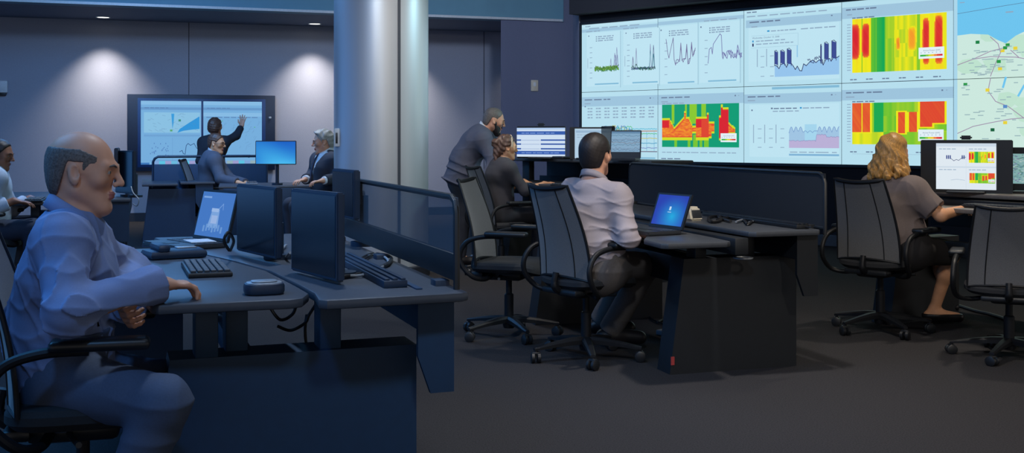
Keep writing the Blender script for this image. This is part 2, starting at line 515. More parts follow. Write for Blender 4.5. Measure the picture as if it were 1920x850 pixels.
wp = empty('wall_plate', (0, 0, 0), 0, 'small beige plate mounted on the dark pier left of the video wall', 'wall plate')
c = P(1002, 160, 16.95); fy = (F(6.895, -.03) + FD * ((c.x - pa.x) / FD.x))
wp.location = (c.x, fy.y, c.z); wp.rotation_euler.z = math.radians(19.2)
MB().box((0, -.012, 0), (.115, .022, .17), .008).build('plate', M_BEIGE, wp)
MB().box((0, -.026, .02), (.04, .008, .06), .003).build('switch', M_WHITEPL, wp)
wf = empty('wall_fixture', W(-1.62, 0, 0), 17.9, 'white box with a dark underside mounted high on the wall at far left', 'wall fixture')
wf.location = (P(9, 165, 16.6).x, 0, 0); s_ = (P(9, 165, 16.6).x + 5.4) / WD.x; wf.location = W(s_, 0, 2.02)
MB().box((0, -.04, .01), (.16, .08, .18), .015).build('case', M_WHITEPL, wf)
MB().box((0, -.035, -.1), (.12, .06, .04), .012).build('lens', M_BLK, wf)

# recessed downlights in the soffit
def downlight(s, label, watts, out=.42, lens=True, size=92):
    p = W(s, out, z_s)
    t = empty('downlight', p, 17.9, label, 'ceiling light', 'recessed downlights along the back wall')
    MB().lathe([(.085, -.004), (.1, -.006), (.105, 0), (.085, 0)], 24, caps=False).build('trim_ring', M_WHITEPL, t)
    MB().lathe([(.0, -.002), (.085, -.002)], 24, caps=False).build('lens', emat('lamp_lens', (255, 250, 240), 2.2), t)
    ld = bpy.data.lights.new('downlight_lamp', 'SPOT'); ld.energy = watts; ld.color = (1, .9, .8)
    ld.spot_size = math.radians(size); ld.spot_blend = 1.0; ld.shadow_soft_size = .06
    lo = bpy.data.objects.new('lamp', ld); COL.objects.link(lo); lo.parent = t; lo.location = (0, 0, -.012)
    lo.rotation_euler = (math.radians(2), 0, 0)
downlight(-.81, 'recessed ceiling downlight above the left side of the big wall display', 290)
downlight(2.3, 'recessed ceiling downlight just left of the round column', 310)
downlight(3.75, 'recessed ceiling downlight hidden behind the round column', 330)
downlight(5.95, 'recessed ceiling downlight beside the dark pier', 340)
# lamps in the main ceiling, above the frame
def ceiling_lamp(x, y, watts, color, size=95, n=1):
    t = empty('ceiling_lamp', (x, y, H_CEIL), 0, 'round recessed lamp in the dark main ceiling above the desks', 'ceiling light', 'recessed lamps in the dark main ceiling')
    MB().lathe([(.1, -.004), (.12, -.008), (.125, 0), (.1, 0)], 24, caps=False).build('trim_ring', M_BLK, t)
    MB().lathe([(.0, -.003), (.1, -.003)], 24, caps=False).build('lens', emat('lamp_lens', (255, 250, 240), 2.2), t)
    ld = bpy.data.lights.new('ceiling_spot', 'SPOT'); ld.energy = watts; ld.color = color
    ld.spot_size = math.radians(size); ld.spot_blend = .9; ld.shadow_soft_size = .1
    lo = bpy.data.objects.new('lamp', ld); COL.objects.link(lo); lo.parent = t; lo.location = (0, 0, -.02)
    return lo

# ================================================================== chair
def chair_proto(loc, heading, label):
    r = empty('office_chair', loc, heading - 90, label, 'chair', 'mesh-backed swivel chairs')
    mb = MB()
    mb.lathe([(.0, .055), (.034, .055), (.04, .075), (.036, .125), (.0, .13)], 20, caps=False)
    for k in range(5):
        a = math.radians(90 + 72 * k + 20); d = Vector((math.cos(a), math.sin(a), 0)); n = Vector((-d.y, d.x, 0))
        pts = [(0.02, .108, .03, .026), (.1, .105, .027, .024), (.2, .095, .022, .018), (.29, .082, .018, .013), (.325, .078, .014, .01)]
        rings = []
        for (rr, z, w, h) in pts:
            c = d * rr + Vector((0, 0, z))
            rings.append([c + n * w * sx + Vector((0, 0, h * sz)) for sx, sz in ((-1, -.6), (1, -.6), (1, .4), (.55, 1), (-.55, 1), (-1, .4))])
        vs = [v for g in rings for v in g]; fs = []
        for i in range(len(rings) - 1):
            for j in range(6): fs.append((i * 6 + j, i * 6 + (j + 1) % 6, i * 6 + 6 + (j + 1) % 6, i * 6 + 6 + j))
        fs.append(tuple(range(5, -1, -1))); fs.append(tuple(24 + j for j in range(6)))
        mb.add(vs, fs)
    mb.build('star_base', M_FRAME, r)
    for k in range(5):
        a = math.radians(90 + 72 * k + 20); d = Vector((math.cos(a), math.sin(a), 0)) * .315
        mb = MB(); ca = a + .9 + k; ax = Vector((math.cos(ca), math.sin(ca), 0))
        for s in (-1, 1):
            c = d + Vector((0, 0, .031)) + ax * (s * .017)
            mb.tube([c - ax * .011, c - ax * .008, c + ax * .008, c + ax * .011], [.024, .031, .031, .024], 16)
        mb.tube([d + Vector((0, 0, .03)), d + Vector((0, 0, .07))], .011, 8)
        mb.box(d + Vector((0, 0, .055)), (.05, .03, .022), .008, rz=math.degrees(ca))
        mb.build('caster', M_BLK, r)
    MB().lathe([(.03, .1), (.03, .27), (.026, .275), (.02, .28), (.02, .4)], 18).build('gas_column', M_FRAME, r)
    mb = MB(); mb.box((0, -.02, .4), (.2, .26, .06), .02); mb.box((0, -.17, .41), (.3, .08, .035), .012)
    mb.tube([(.1, -.03, .4), (.2, .0, .395), (.245, .01, .4)], .009); mb.build('tilt_mechanism', M_BLK, r)
    # seat cushion
    rings = []; N = 40
    for sc, z, dy in ((.55, .418, 0), (.9, .424, 0), (1.0, .445, 0), (1.0, .468, 0), (.95, .484, 0), (.75, .492, 0), (.4, .49, 0), (.05, .487, 0)):
        rg = []
        for k in range(N):
            a = 2 * PI * k / N; ca, sa = math.cos(a), math.sin(a)
            x = .245 * sc * math.copysign(abs(ca) ** .55, ca); y = .02 + .23 * sc * math.copysign(abs(sa) ** .6, sa)
            zz = z - .03 * max(0, (y - .12) / .13) ** 2 + .012 * (abs(x) / .245) ** 2
            rg.append((x, y, zz))
        rings.append(rg)
    mb = MB(); vs = [v for g in rings for v in g]; fs = []
    for i in range(len(rings) - 1):
        for k in range(N): fs.append((i * N + k, i * N + (k + 1) % N, (i + 1) * N + (k + 1) % N, (i + 1) * N + k))
    fs.append(tuple(range(N - 1, -1, -1))); fs.append(tuple((len(rings) - 1) * N + k for k in range(N)))
    mb.add(vs, fs); mb.build('seat', M_SEAT, r)
    # back
    def bp(u, v, off=0.0):
        w = .235 - .062 * v ** 1.2 - .015 * (1 - v) ** 3
        x = u * w; z = .50 + .50 * v + .018 * (abs(u) ** 2) * v - .02 * (1 - v) * u * u
        y = -.205 - .115 * v + .035 * math.sin(v * PI) * (1 - v * .4) * 1.0 + .05 * u * u * (1 - .35 * v) - off
        return Vector((x, y, z))
    nu, nv = 16, 18; vs = []; fs = []
    for side in (0, 1):
        for j in range(nv + 1):
            for i in range(nu + 1): vs.append(bp(-1 + 2 * i / nu, j / nv, .003 if side else -.003))
    S0 = (nu + 1) * (nv + 1)
    for j in range(nv):
        for i in range(nu):
            a = j * (nu + 1) + i
            fs.append((a, a + 1, a + nu + 2, a + nu + 1)); fs.append((S0 + a, S0 + a + nu + 1, S0 + a + nu + 2, S0 + a + 1))
    def rim(a, b): fs.append((a, b, S0 + b, S0 + a))
    for i in range(nu): rim(i + 1, i); rim(nv * (nu + 1) + i, nv * (nu + 1) + i + 1)
    for j in range(nv): rim(j * (nu + 1), (j + 1) * (nu + 1)); rim((j + 1) * (nu + 1) + nu, j * (nu + 1) + nu)
    back = MB().add(vs, fs).build('backrest', M_MESHF, r)
    sm = MB()
    for u in (-.52, .52): sm.tube([bp(u * (1 + .12 * (1 - j / 12)), j / 12, .004) for j in range(13)], .0035, 6)
    sm.build('seam', M_FRAME, back)
    pts = [bp(-1, j / 12) for j in range(13)] + [bp(-1 + 2 * i / 12, 1) for i in range(1, 13)] + [bp(1, 1 - j / 12) for j in range(1, 13)] + [bp(1 - 2 * i / 12, 0) for i in range(1, 12)]
    rr = [.008] * 13 + [.014] * 11 + [.008] * 13 + [.009] * 11
    mb = MB(); mb.tube(pts, rr, 8, closed=True); mb.build('back_frame', M_FRAME, r)
    MB().tube(bez([(0, -.12, .40), (0, -.2, .415), (0, -.238, .45), (0, -.226, .52)], 6), [.022] * 13 + [.018] * 6, 10).build('back_support', M_FRAME, r)
    for s in (-1, 1):
        mb = MB()
        mb.tube(bez([(s * .12, -.08, .405), (s * .2, -.1, .39), (s * .275, -.15, .41), (s * .295, -.215, .48), (s * .295, -.23, .56), (s * .29, -.18, .635), (s * .285, -.08, .665), (s * .285, .04, .668)], 6), .0155, 10)
        mb.build('arm_loop', M_FRAME, r)
        bm = bmesh.new(); bmesh.ops.create_cube(bm, size=1); bmesh.ops.scale(bm, vec=(.088, .27, .032), verts=bm.verts)
        bmesh.ops.bevel(bm, geom=bm.edges[:], offset=.014, segments=3, affect='EDGES', profile=.5)
        for v in bm.verts: v.co.z -= .25 * (v.co.y + .02) ** 2; v.co.x *= 1 - .5 * max(0, v.co.y)
        MB().bm(bm, Matrix.Translation((s * .285, .07, .688))).build('arm_pad', M_BLK, r)
    return r
CH = [None]
def chair(loc, heading, label, scale=1.0):
    loc = (loc[0], loc[1], 0)
    if CH[0] is None: CH[0] = chair_proto(loc, heading, label); c = CH[0]
    else:
        c = copy_tree(CH[0]); c.location = loc; c.rotation_euler.z = math.radians(heading - 90); c['label'] = label
    c.scale = (scale,) * 3
    return c

# ================================================================== workstations
def workstation(label, O, heading, front, zf, rear, zr, ped=(), trough=None, screen=None, columns=(), beam=None, rail=None,
                mats=None, sides=(), name='workstation', mesh_screen=True):
    mt, mbk, mpl = mats or (M_TOP, M_BLK2, M_BLK)
    r = empty(name, (O[0], O[1], 0), heading, label, 'desk', 'height-adjustable control room desks')
    if front: MB().prism(front, zf - .03, zf, .008).build('work_surface', mt, r)
    if rear: MB().prism(rear, zr - .03, zr, .008).build('monitor_shelf', mt, r)
    for (y, xb0, xt0, x1, zt, th) in ped:
        mb = MB(); vs = []; 
        for yy in (y, y + th): vs += [(xb0, yy, 0), (x1, yy, 0), (x1, yy, zt), (xt0, yy, zt)]
        mb.add(vs, [(0, 1, 2, 3), (7, 6, 5, 4), (0, 4, 5, 1), (1, 5, 6, 2), (2, 6, 7, 3), (3, 7, 4, 0)])
        mb.build('pedestal', mbk, r, smooth=False)
    if trough:
        (x0, x1, y0, y1, z0, z1) = trough
        mb = MB(); vs = []
        for yy in (y0, y0 + .02): vs += [(x0, yy, z1), (x0, yy, z0 + .12), (x0 + (x1 - x0) * .35, yy, z0), (x1, yy, z0), (x1, yy, z1)]
        mb.add(vs, [(0, 1, 2, 3, 4), (9, 8, 7, 6, 5)] + [(i, (i + 1) % 5, 5 + (i + 1) % 5, 5 + i) for i in range(5)])
        mb.build('trough_end_panel', mbk, r, smooth=False)
        mb = MB(); mb.box((x1 - .01, (y0 + y1) / 2, (z0 + .2 + z1) / 2), (.02, y1 - y0 - .04, z1 - z0 - .2)); mb.box(((x0 + x1) / 2, (y0 + y1) / 2, z0 + .21), (x1 - x0 - .02, y1 - y0 - .04, .02))
        mb.box((x0 + .01, (y0 + y1) / 2, z0 + .27), (.02, y1 - y0 - .04, .13))
        mb.build('cable_trough', mbk, r)
    if screen:
        (x, y0, y1, z0, zm, z1) = screen
        pr = MB().box((x, (y0 + y1) / 2, (zm + z1) / 2), (.012, y1 - y0, z1 - zm)).build('privacy_screen', M_SCREENMESH if mesh_screen else M_SCREENSOLID, r)
        mb = MB()
        rr = .05
        pts = [(x, y0, z0), (x, y0, z1 - rr), (x, y0 + rr * .3, z1 - rr * .3), (x, y0 + rr, z1), (x, y1 - rr, z1), (x, y1 - rr * .3, z1 - rr * .3), (x, y1, z1 - rr), (x, y1, z0)]
        mb.tube(pts, .011, 8); mb.build('frame', M_BLK, pr)
        if zm > z0 + .02: MB().box((x, (y0 + y1) / 2, (zm + z0) / 2 + .014), (.024, y1 - y0, zm - z0 - .028), .004).build('lower_rail', M_BLK2, pr)
        for yy in (y0 + .12, (y0 + y1) / 2, y1 - .12): MB().box((x - .02, yy, (z0 + zr) / 2 - .01), (.05, .06, abs(z0 - zr) + .06), .004).build('bracket', mpl, pr)
    for (x, y, z0, z1) in columns:
        MB().box((x, y, (z0 + z1) / 2), (.07, .11, z1 - z0), .006).build('lifting_column', mbk, r)
    for (x0, x1, y0, y1, z0, z1) in (beam or ()):
        MB().box(((x0 + x1) / 2, (y0 + y1) / 2, (z0 + z1) / 2), (x1 - x0, y1 - y0, z1 - z0), .005).build('cross_beam', mbk, r)
    if rail:
        (x0, x1, y0, y1) = rail
        mb = MB(); mb.box(((x0 + x1) / 2, (y0 + y1) / 2, zr + .012), (x1 - x0, y1 - y0, .024), .004)
        for k in range(3): mb.box((x0 + (x1 - x0) * (k + .5) / 3, (y0 + y1) / 2, zr + .027), ((x1 - x0) * .2, y1 - y0 - .01, .008), .002)
        mb.build('power_rail', mpl, r)
    return r
VEILED = (M_VEILTOP, M_VEIL, M_VEILPL)
# left foreground desk
D1 = workstation('slate-topped blue-tinted console desk in the left foreground, used by the man in blue', (-1.05, 3.26), 20,
    [(0, .02), (.02, -.005), (.40, -.02), (.44, .0), (.475, .1), (.465, .3), (.43, .75), (.345, 1.118), (.26, 1.41), (.2, 1.75), (-.35, 1.75), (-.34, 1.3), (-.2, .95), (-.09, .55), (-.02, .25)], .80,
    [(.5, -.075), (.93, -.06), (.955, -.04), (.955, 2.3), (.1, 2.3), (.215, 1.75), (.275, 1.41), (.36, 1.118), (.445, .75), (.482, .3), (.492, .1), (.478, -.05)], .80,
    ped=[(.16, -.02, .06, .84, .605, .16), (1.75, -.32, -.26, .2, .605, .16)], trough=(.81, .93, .03, 2.2, .47, .77),
    screen=(.935, .02, 1.95, .80, .915, 1.095), columns=[(.17, .22, .6, .775), (.27, .3, .6, .775), (.56, .24, .6, .775), (.3, 1.87, .6, .775), (.6, 1.87, .6, .775)],
    beam=[(.28, .34, .3, 1.85, .5, .58)], rail=(.72, .80, .12, 1.0), mats=VEILED)
# middle desk
D8 = workstation('black console desk in the middle of the room, with a laptop showing a blue desktop', (.654, 5.72), 18,
    [(.13, .03), (.16, 0), (.5, .0), (.535, .03), (.56, .3), (.62, 2.35), (.28, 2.35), (.33, 1.4), (.34, .8), (.27, .5), (.15, .28)], .74,
    [(.69, .03), (1.075, .03), (1.1, .06), (1.1, 2.5), (.66, 2.5), (.66, .06)], .785,
    ped=[(.27, .30, .385, 1.085, .625, .16), (2.0, .13, .22, 1.085, .625, .16)], trough=(.97, 1.1, .08, 2.45, .42, .755),
    screen=(1.125, .05, 2.65, .755, .80, 1.09), columns=[(.5, .35, .6, .715), (.8, .35, .6, .76), (.5, 2.08, .6, .715), (.8, 2.08, .6, .76)],
    beam=[(.42, .62, .3, 2.1, .47, .62), (.58, .66, .06, 2.4, .66, .75)], rail=(.98, 1.06, .1, 1.2), mesh_screen=False)
# sticker and cups on the near pedestal of the middle desk
MB().box((.315, .268, .075), (.02, .006, .045)).build('sticker', M_RED, D8)
# desk of the young woman
vh = 52
D7 = workstation('black console desk with a high rear shelf, where the young woman types', (1.21, 10.0), 39,
    [(-.38, .05), (-.05, .05), (-.05, 1.95), (-.38, 1.95)], .845,
    [(0, -.05), (.55, -.05), (.55, 2.05), (0, 2.05)], 1.075,
    ped=[(.15, -.25, -.15, .5, .6, .16), (1.7, -.25, -.15, .5, .6, .16)], trough=(.42, .54, .0, 2.0, .55, 1.04),
    columns=[(.1, .23, .58, 1.05), (.1, 1.78, .58, 1.05), (-.2, .23, .58, .82), (-.2, 1.78, .58, .82)],
    beam=[(-.06, -.02, .1, 1.9, .72, .86)], mesh_screen=False)
# desk of the woman on the right
E9 = Vector((2.9, 7.75, 0)); u9 = hv(32 + 90); O9 = E9 - u9 * 1.3
D9 = workstation('black console desk at the right edge, where the blonde woman types', O9, 32,
    [(-.34, 0), (-.03, 0), (-.03, 1.62), (-.3, 1.62), (-.34, 1.58)], .83,
    [(0, 0), (.48, 0), (.48, 1.66), (.0, 1.66)], .912,
    ped=[(.18, -.3, -.2, .44, .58, .16), (1.4, -.3, -.2, .44, .58, .16)], trough=(.36, .47, .02, 1.6, .45, .88),
    columns=[(.1, .26, .56, .89), (.1, 1.48, .56, .89), (-.15, .26, .56, .81), (-.15, 1.48, .56, .81)],
    beam=[(-.05, -.0, .05, 1.6, .78, .87), (-.2, -.13, .3, 1.45, .5, .6)], mesh_screen=False, mats=(mat('pale_grey_laminate', (112, 108, 104), .4), M_BLK2, M_BLK))
# far-left desk
D2 = workstation('blue-tinted console desk at the far left edge, where the man in the pale shirt types', (P(225, 0, 9.3).x - .62, 9.05), 18,
    [(-.45, 0), (.28, 0), (.28, 1.8), (-.45, 1.8)], .765, [(.32, -.02), (.75, -.02), (.75, 1.8), (.32, 1.8)], .78,
    ped=[(.2, -.2, -.1, .7, .6, .16), (1.5, -.2, -.1, .7, .6, .16)], trough=(.5, .74, .02, 1.75, .42, .75),
    columns=[(.0, .28, .58, .74), (.5, .28, .58, .75)], beam=[(.1, .2, .25, 1.6, .5, .6)], mats=VEILED)
# back desks in front of the big display
D4 = workstation('blue-tinted console desk standing under the left half of the big wall display', (P(392, 0, 13.2).x - .62, 13.0), 18,
    [(-.1, 0), (.3, 0), (.3, 1.5), (-.1, 1.5)], .745, [(.33, 0), (.72, 0), (.72, 1.5), (.33, 1.5)], .76,
    ped=[(.1, -.1, -.02, .5, .68, .3), (1.1, -.1, -.02, .5, .68, .3)], trough=(.5, .7, .02, 1.45, .4, .74), mats=VEILED)
# privacy screen with a loop frame in front of the wall display
pa_, pb_ = P(287, 345, 13.9), P(500, 345, 14.4)
ang = math.degrees(math.atan2(pb_.y - pa_.y, pb_.x - pa_.x))
ps = empty('privacy_partition', (pa_.x, pa_.y, 0), ang, 'low partition with a rounded tube frame in front of the big wall display', 'partition')
Lp = (pb_ - pa_).xy.length
MB().box((Lp / 2, 0, .62), (Lp, .02, .66), .004).build('panel', M_VEIL, ps)
mb = MB(); mb.tube([(0, 0, 0), (0, 0, .98), (.02, 0, 1.02), (.06, 0, 1.045), (Lp - .06, 0, 1.045), (Lp - .02, 0, 1.02), (Lp, 0, .98), (Lp, 0, 0)], .016, 8); mb.build('frame', M_VEILPL, ps)
D5 = workstation('blue-tinted console desk between the man in glasses and the white-haired man', (P(455, 0, 12.6).x, 12.35), 14,
    [(-.2, 0), (1.0, 0), (1.0, 1.0), (-.2, 1.0)], .745, [(1.02, -.1), (1.5, -.1), (1.5, 1.2), (1.02, 1.2)], .75,
    ped=[(.1, 0, .1, .9, .68, .2)], trough=None, mats=VEILED)
MB().box((.45, -.02, .45), (1.2, .025, .54), .004).build('modesty_panel', M_VEIL, D5)

# ================================================================== things with pictures
def yawM(c, facing, tilt=0.0):
    """frame for a display: picture x to the viewer's right, y up, z towards the viewer; facing = heading of its normal"""
    n = hv(facing); x = Vector((-n.y, n.x, 0)); up = Vector((0, 0, 1))
    t = math.radians(tilt); n2 = n * math.cos(t) + up * math.sin(t); u2 = up * math.cos(t) - n * math.sin(t)
    return Matrix(((x.x, u2.x, n2.x, c[0]), (x.y, u2.y, n2.y, c[1]), (x.z, u2.z, n2.z, c[2]), (0, 0, 0, 1)))
def monitor(name, label, cbot, facing, w, h, pic=None, stand_z=None, bez=.012, tilt=0, webcam=False, arm=False, shell=None, cat='monitor', group=None, back=.05):
    """cbot = middle of the lower edge; stand_z = height of the surface it stands on"""
    sh = shell or M_BLK
    r = empty(name, (cbot[0], cbot[1], stand_z if stand_z is not None else cbot[2]), 0, label, cat, group)
    o = Vector(r.location)
    M = yawM(Vector(cbot) - o, facing, tilt)
    bm = bmesh.new(); bmesh.ops.create_cube(bm, size=1); bmesh.ops.scale(bm, vec=(w, h, .03), verts=bm.verts); bmesh.ops.bevel(bm, geom=bm.edges[:], offset=.005, segments=2, affect='EDGES')
    mb = MB().bm(bm, M @ Matrix.Translation((0, h / 2, -.016)))
    bm = bmesh.new(); bmesh.ops.create_cube(bm, size=1); bmesh.ops.scale(bm, vec=(w * .5, h * .55, back), verts=bm.verts); bmesh.ops.bevel(bm, geom=bm.edges[:], offset=.012, segments=2, affect='EDGES')
    mb.bm(bm, M @ Matrix.Translation((0, h / 2, -.03 - back * .3)))
    mb.build('housing', sh, r)
    if pic is None: MB().bm(_quad(w - 2 * bez, h - 2 * bez), M @ Matrix.Translation((0, h / 2, .0005))).build('screen', M_GLASSOFF, r)
    else: pic.build('screen', E_SCREEN, r, M @ Matrix.Translation((-pic.w / 2, bez + (h - 2 * bez - pic.h) / 2, .0006)))
    if stand_z is not None:
        n = hv(facing); hb = Vector(cbot) - o
        mb = MB(); top = Vector((0, 0, hb.z + h * .45)) - n * .055
        if arm:
            base = -n * .1
            mb.tube([base, Vector((base.x, base.y, top.z))], .02, 10); mb.tube([Vector((base.x, base.y, top.z)), top + n * .03], .022, 10)
            mb.build('arm_post', sh, r); MB().lathe([(.0, 0), (.06, 0), (.06, .02), (.0, .022)], 20, Matrix.Translation(base), caps=False).build('clamp', sh, r)
        else:
            mb.box((-n.x * .06, -n.y * .06, top.z / 2 + .01), (.025, .08, top.z), .006, rz=facing); mb.build('stand', sh, r)
            MB().box((-n.x * .04, -n.y * .04, .008), (.18, .24, .015), .006, rz=facing).build('foot', sh, r)
    if webcam:
        mb = MB(); bm = bmesh.new(); bmesh.ops.create_cube(bm, size=1); bmesh.ops.scale(bm, vec=(.075, .028, .03), verts=bm.verts); bmesh.ops.bevel(bm, geom=bm.edges[:], offset=.009, segments=2, affect='EDGES')
        mb.bm(bm, M @ Matrix.Translation((.0, h + .016, -.01))); mb.build('webcam', M_BLK, r)
    return r
def _quad(w, h):
    bm = bmesh.new(); vs = [bm.verts.new(p) for p in ((-w / 2, -h / 2, 0), (w / 2, -h / 2, 0), (w / 2, h / 2, 0), (-w / 2, h / 2, 0))]; bm.faces.new(vs); return bm
def laptop(name, label, c, facing, pic, w=.34, d=.24, hs=.225, lean=18):
    """c = middle of the hinge on the desk; facing = heading from the screen towards its user"""
    r = empty(name, c, 0, label, 'laptop', 'open laptops')
    n = hv(facing); M0 = yawM((0, 0, 0), facing)
    B = lambda sz, bev: _bx(sz, bev)
    MB().bm(B((w, .022, d), .006), M0 @ Matrix.Translation((0, .012, d / 2))).build('base', M_LAPTOP, r)
    mb = MB()
    for row in range(5):
        for k in range(13): mb.bm(B((w * .058, .004, d * .075), 0), M0 @ Matrix.Translation(((k - 6) * w * .066, .024, d * (.14 + row * .095))))
    mb.build('keyboard', M_KEYS, r)
    MB().bm(B((w * .28, .002, d * .24), 0), M0 @ Matrix.Translation((0, .0235, d * .8))).build('trackpad', M_BLK, r)
    M = yawM((0, 0, .02), facing, lean)
    lid = MB().bm(B((w, hs, .012), .004), M @ Matrix.Translation((0, hs / 2, -.006))).build('lid', M_BLK, r)
    pic.build('screen', E_SCREEN, lid, M @ Matrix.Translation((-pic.w / 2, hs - pic.h - .012, .0008)))
    return r
def _bx(sz, bev):
    bm = bmesh.new(); bmesh.ops.create_cube(bm, size=1); bmesh.ops.scale(bm, vec=sz, verts=bm.verts)
    if bev: bmesh.ops.bevel(bm, geom=bm.edges[:], offset=bev, segments=2, affect='EDGES')
    return bm
def cable(pts, r, label, m=None, group=None):
    o = Vector(pts[0]); e = MB().tube([Vector(p) - o for p in bez(pts, 8)], r, 7).build('cable', m or M_CABLE)
    e.location = o; return tag(e, label, 'cable', group)
# ================================================================== the video wall
BG = (182, 222, 237); BG2 = (190, 227, 241); HDR = (158, 196, 220); INK = (104, 124, 152); INK2 = (142, 168, 192); RULE = (150, 188, 208)
vw = empty('video_wall', V(1.25), 0, 'large video wall of ten back-lit screens showing charts, heat maps and a road map', 'video wall')
SW, SH, SZ = 1.31, .9515, .966
def vframe(c, r):
    """picture frame of screen column c (0 = left), row r (0 = bottom)"""
    o = V(3.87 - c * SW, .012, SZ + r * SH) - Vector(vw.location)
    x = -VW
    return Matrix(((x.x, 0, VN.x, o.x), (x.y, 0, VN.y, o.y), (0, 1, 0, o.z), (0, 0, 0, 1)))
rnd = random.Random(5)
def window(p, title=True, y=.96, strip=.12):
    p.up(); p.rect(.0, y - strip, 1, y, HDR); p.up()
    if title:
        p.greek(.04, y - strip * .35, .36, .016, INK, 4); p.greek(.04, y - strip * .75, .1, .014, INK2, 1)
        p.rect(.9, y - strip * .35, .915, y - strip * .22, INK); p.rect(.94, y - strip * .33, .95, y - strip * .24, INK2)
def axis_labels(p, x, ys, w=.035, col=INK2):
    for y in ys: p.rect(x, y, x + w, y + .009, col)
def series(n, fn): return [(i / (n - 1), fn(i / (n - 1))) for i in range(n)]
def mapxy(pts, x0, y0, x1, y1): return [(x0 + a * (x1 - x0), y0 + b * (y1 - y0)) for a, b in pts]
def spiky(p, box, col, base, amp, spikes, n=70, t=.004, fill=None):
    pts = []
    for i in range(n):
        x = i / (n - 1); y = base + amp * p.rnd.uniform(-1, 1)
        for sx, sh, sw in spikes:
            if abs(x - sx) < sw: y = max(y, base + sh * (1 - abs(x - sx) / sw))
        pts.append((x, y))
    q = mapxy(pts, *box)
    p.line(q, t, col)
def charts_header(p, x):
    for k in range(3): p.greek(x, .80 - .03 * k, .22, .016, INK2, 4); p.rect(x - .025, .80 - .03 * k, x - .012, .815 - .03 * k, INK)
def pic_00():    # top left: two charts of noisy green series with spikes
    p = Pic(SW - .006, SH - .006, BG, 1); p.dz = .0005; p.lw = 1.7
    p.up(); p.rect(0, .96, 1, 1, BG2); p.rect(0, .885, 1, .93, HDR); p.up(); p.greek(.05, .965, .08, .014, INK2, 2); p.greek(.1, .93, .7, .014, INK2, 5)
    for k, x in enumerate((.06, .56)):
        p.up(); p.rect(x, .08, x + .46, .87, BG2); p.rect(x + .46, .05, x + .467, .87, RULE); p.rect(x, .08, x + .003, .87, RULE)
        p.up(); p.greek(x, .885, .2, .014, INK2, 3); p.rect(x + .03, .82, x + .045, .835, INK); charts_header(p, x + .16)
        axis_labels(p, x + .05, [.2 + .075 * j for j in range(7)]); p.rect(x + .12, .1, x + .44, .12, (130, 185, 214)); p.rect(x + .02, .35, x + .026, .5, INK2)
    p.up(); b = (.18, .28, .5, .75)
    spiky(p, b, (130, 136, 178), .1, .03, [(.68, .32, .04), (.84, .48, .05), (.93, .68, .05)])
    spiky(p, b, (116, 120, 170), .1, .02, [(.87, .42, .05), (.95, .5, .04)]); p.up()
    for cl in ((92, 158, 60), (50, 120, 60), (120, 170, 60), (70, 90, 70)): spiky(p, b, cl, .12 + p.rnd.uniform(-.03, .04), .07, [], 60, .006)
    b = (.67, .28, .97, .8); p.up()
    spiky(p, b, (96, 70, 130), .06, .03, [(.06, .34, .04)]); spiky(p, b, (130, 130, 170), .06, .03, [(.2, .6, .04), (.8, .7, .035)])
    spiky(p, b, (60, 140, 150), .06, .04, [(.8, .5, .05), (.93, .4, .04)]); spiky(p, b, (70, 66, 120), .06, .03, [(.93, .64, .05)]); p.up()
    spiky(p, b, (40, 90, 70), .05, .05, [(.2, .14, .08), (.05, .1, .06)], 50, .005)
    return p
def pic_01():    # bottom left: a table over a many-coloured chart
    p = Pic(SW - .006, SH - .006, BG, 2); p.dz = .0005; p.lw = 1.4
    window(p, y=.93, strip=.14); p.up()
    for r in range(4):
        for c in range(8): p.greek(.08 + c * .115, .75 - .045 * r, .075, .018, INK2, 2)
    p.rect(.04, .78, .055, .8, INK)
    b = (.32, .08, .99, .6)
    p.up()
    for k, cl in enumerate(((70, 180, 210), (80, 190, 120), (200, 190, 70), (60, 150, 190), (120, 130, 190))):
        pts = [(i / 40, .72 + .1 * p.rnd.uniform(-1, 1) if i < 22 else .72 - .13 * k + .01 * p.rnd.uniform(-1, 1)) for i in range(41)]
        p.line(mapxy(pts, *b), .006, cl)
    p.line(mapxy([(0, .66), (1, .66)], *b), .007, (190, 120, 70)); p.line(mapxy([(0, .1), (1, .1)], *b), .008, (110, 100, 120))
    for k in range(6): p.line(mapxy([(.25 + .14 * k, .1), (.25 + .14 * k, .64)], *b), .004, (100, 170, 210))
    axis_labels(p, .1, [.1 + .09 * j for j in range(5)]); p.rect(.3, .03, .97, .05, (130, 185, 214))
    return p
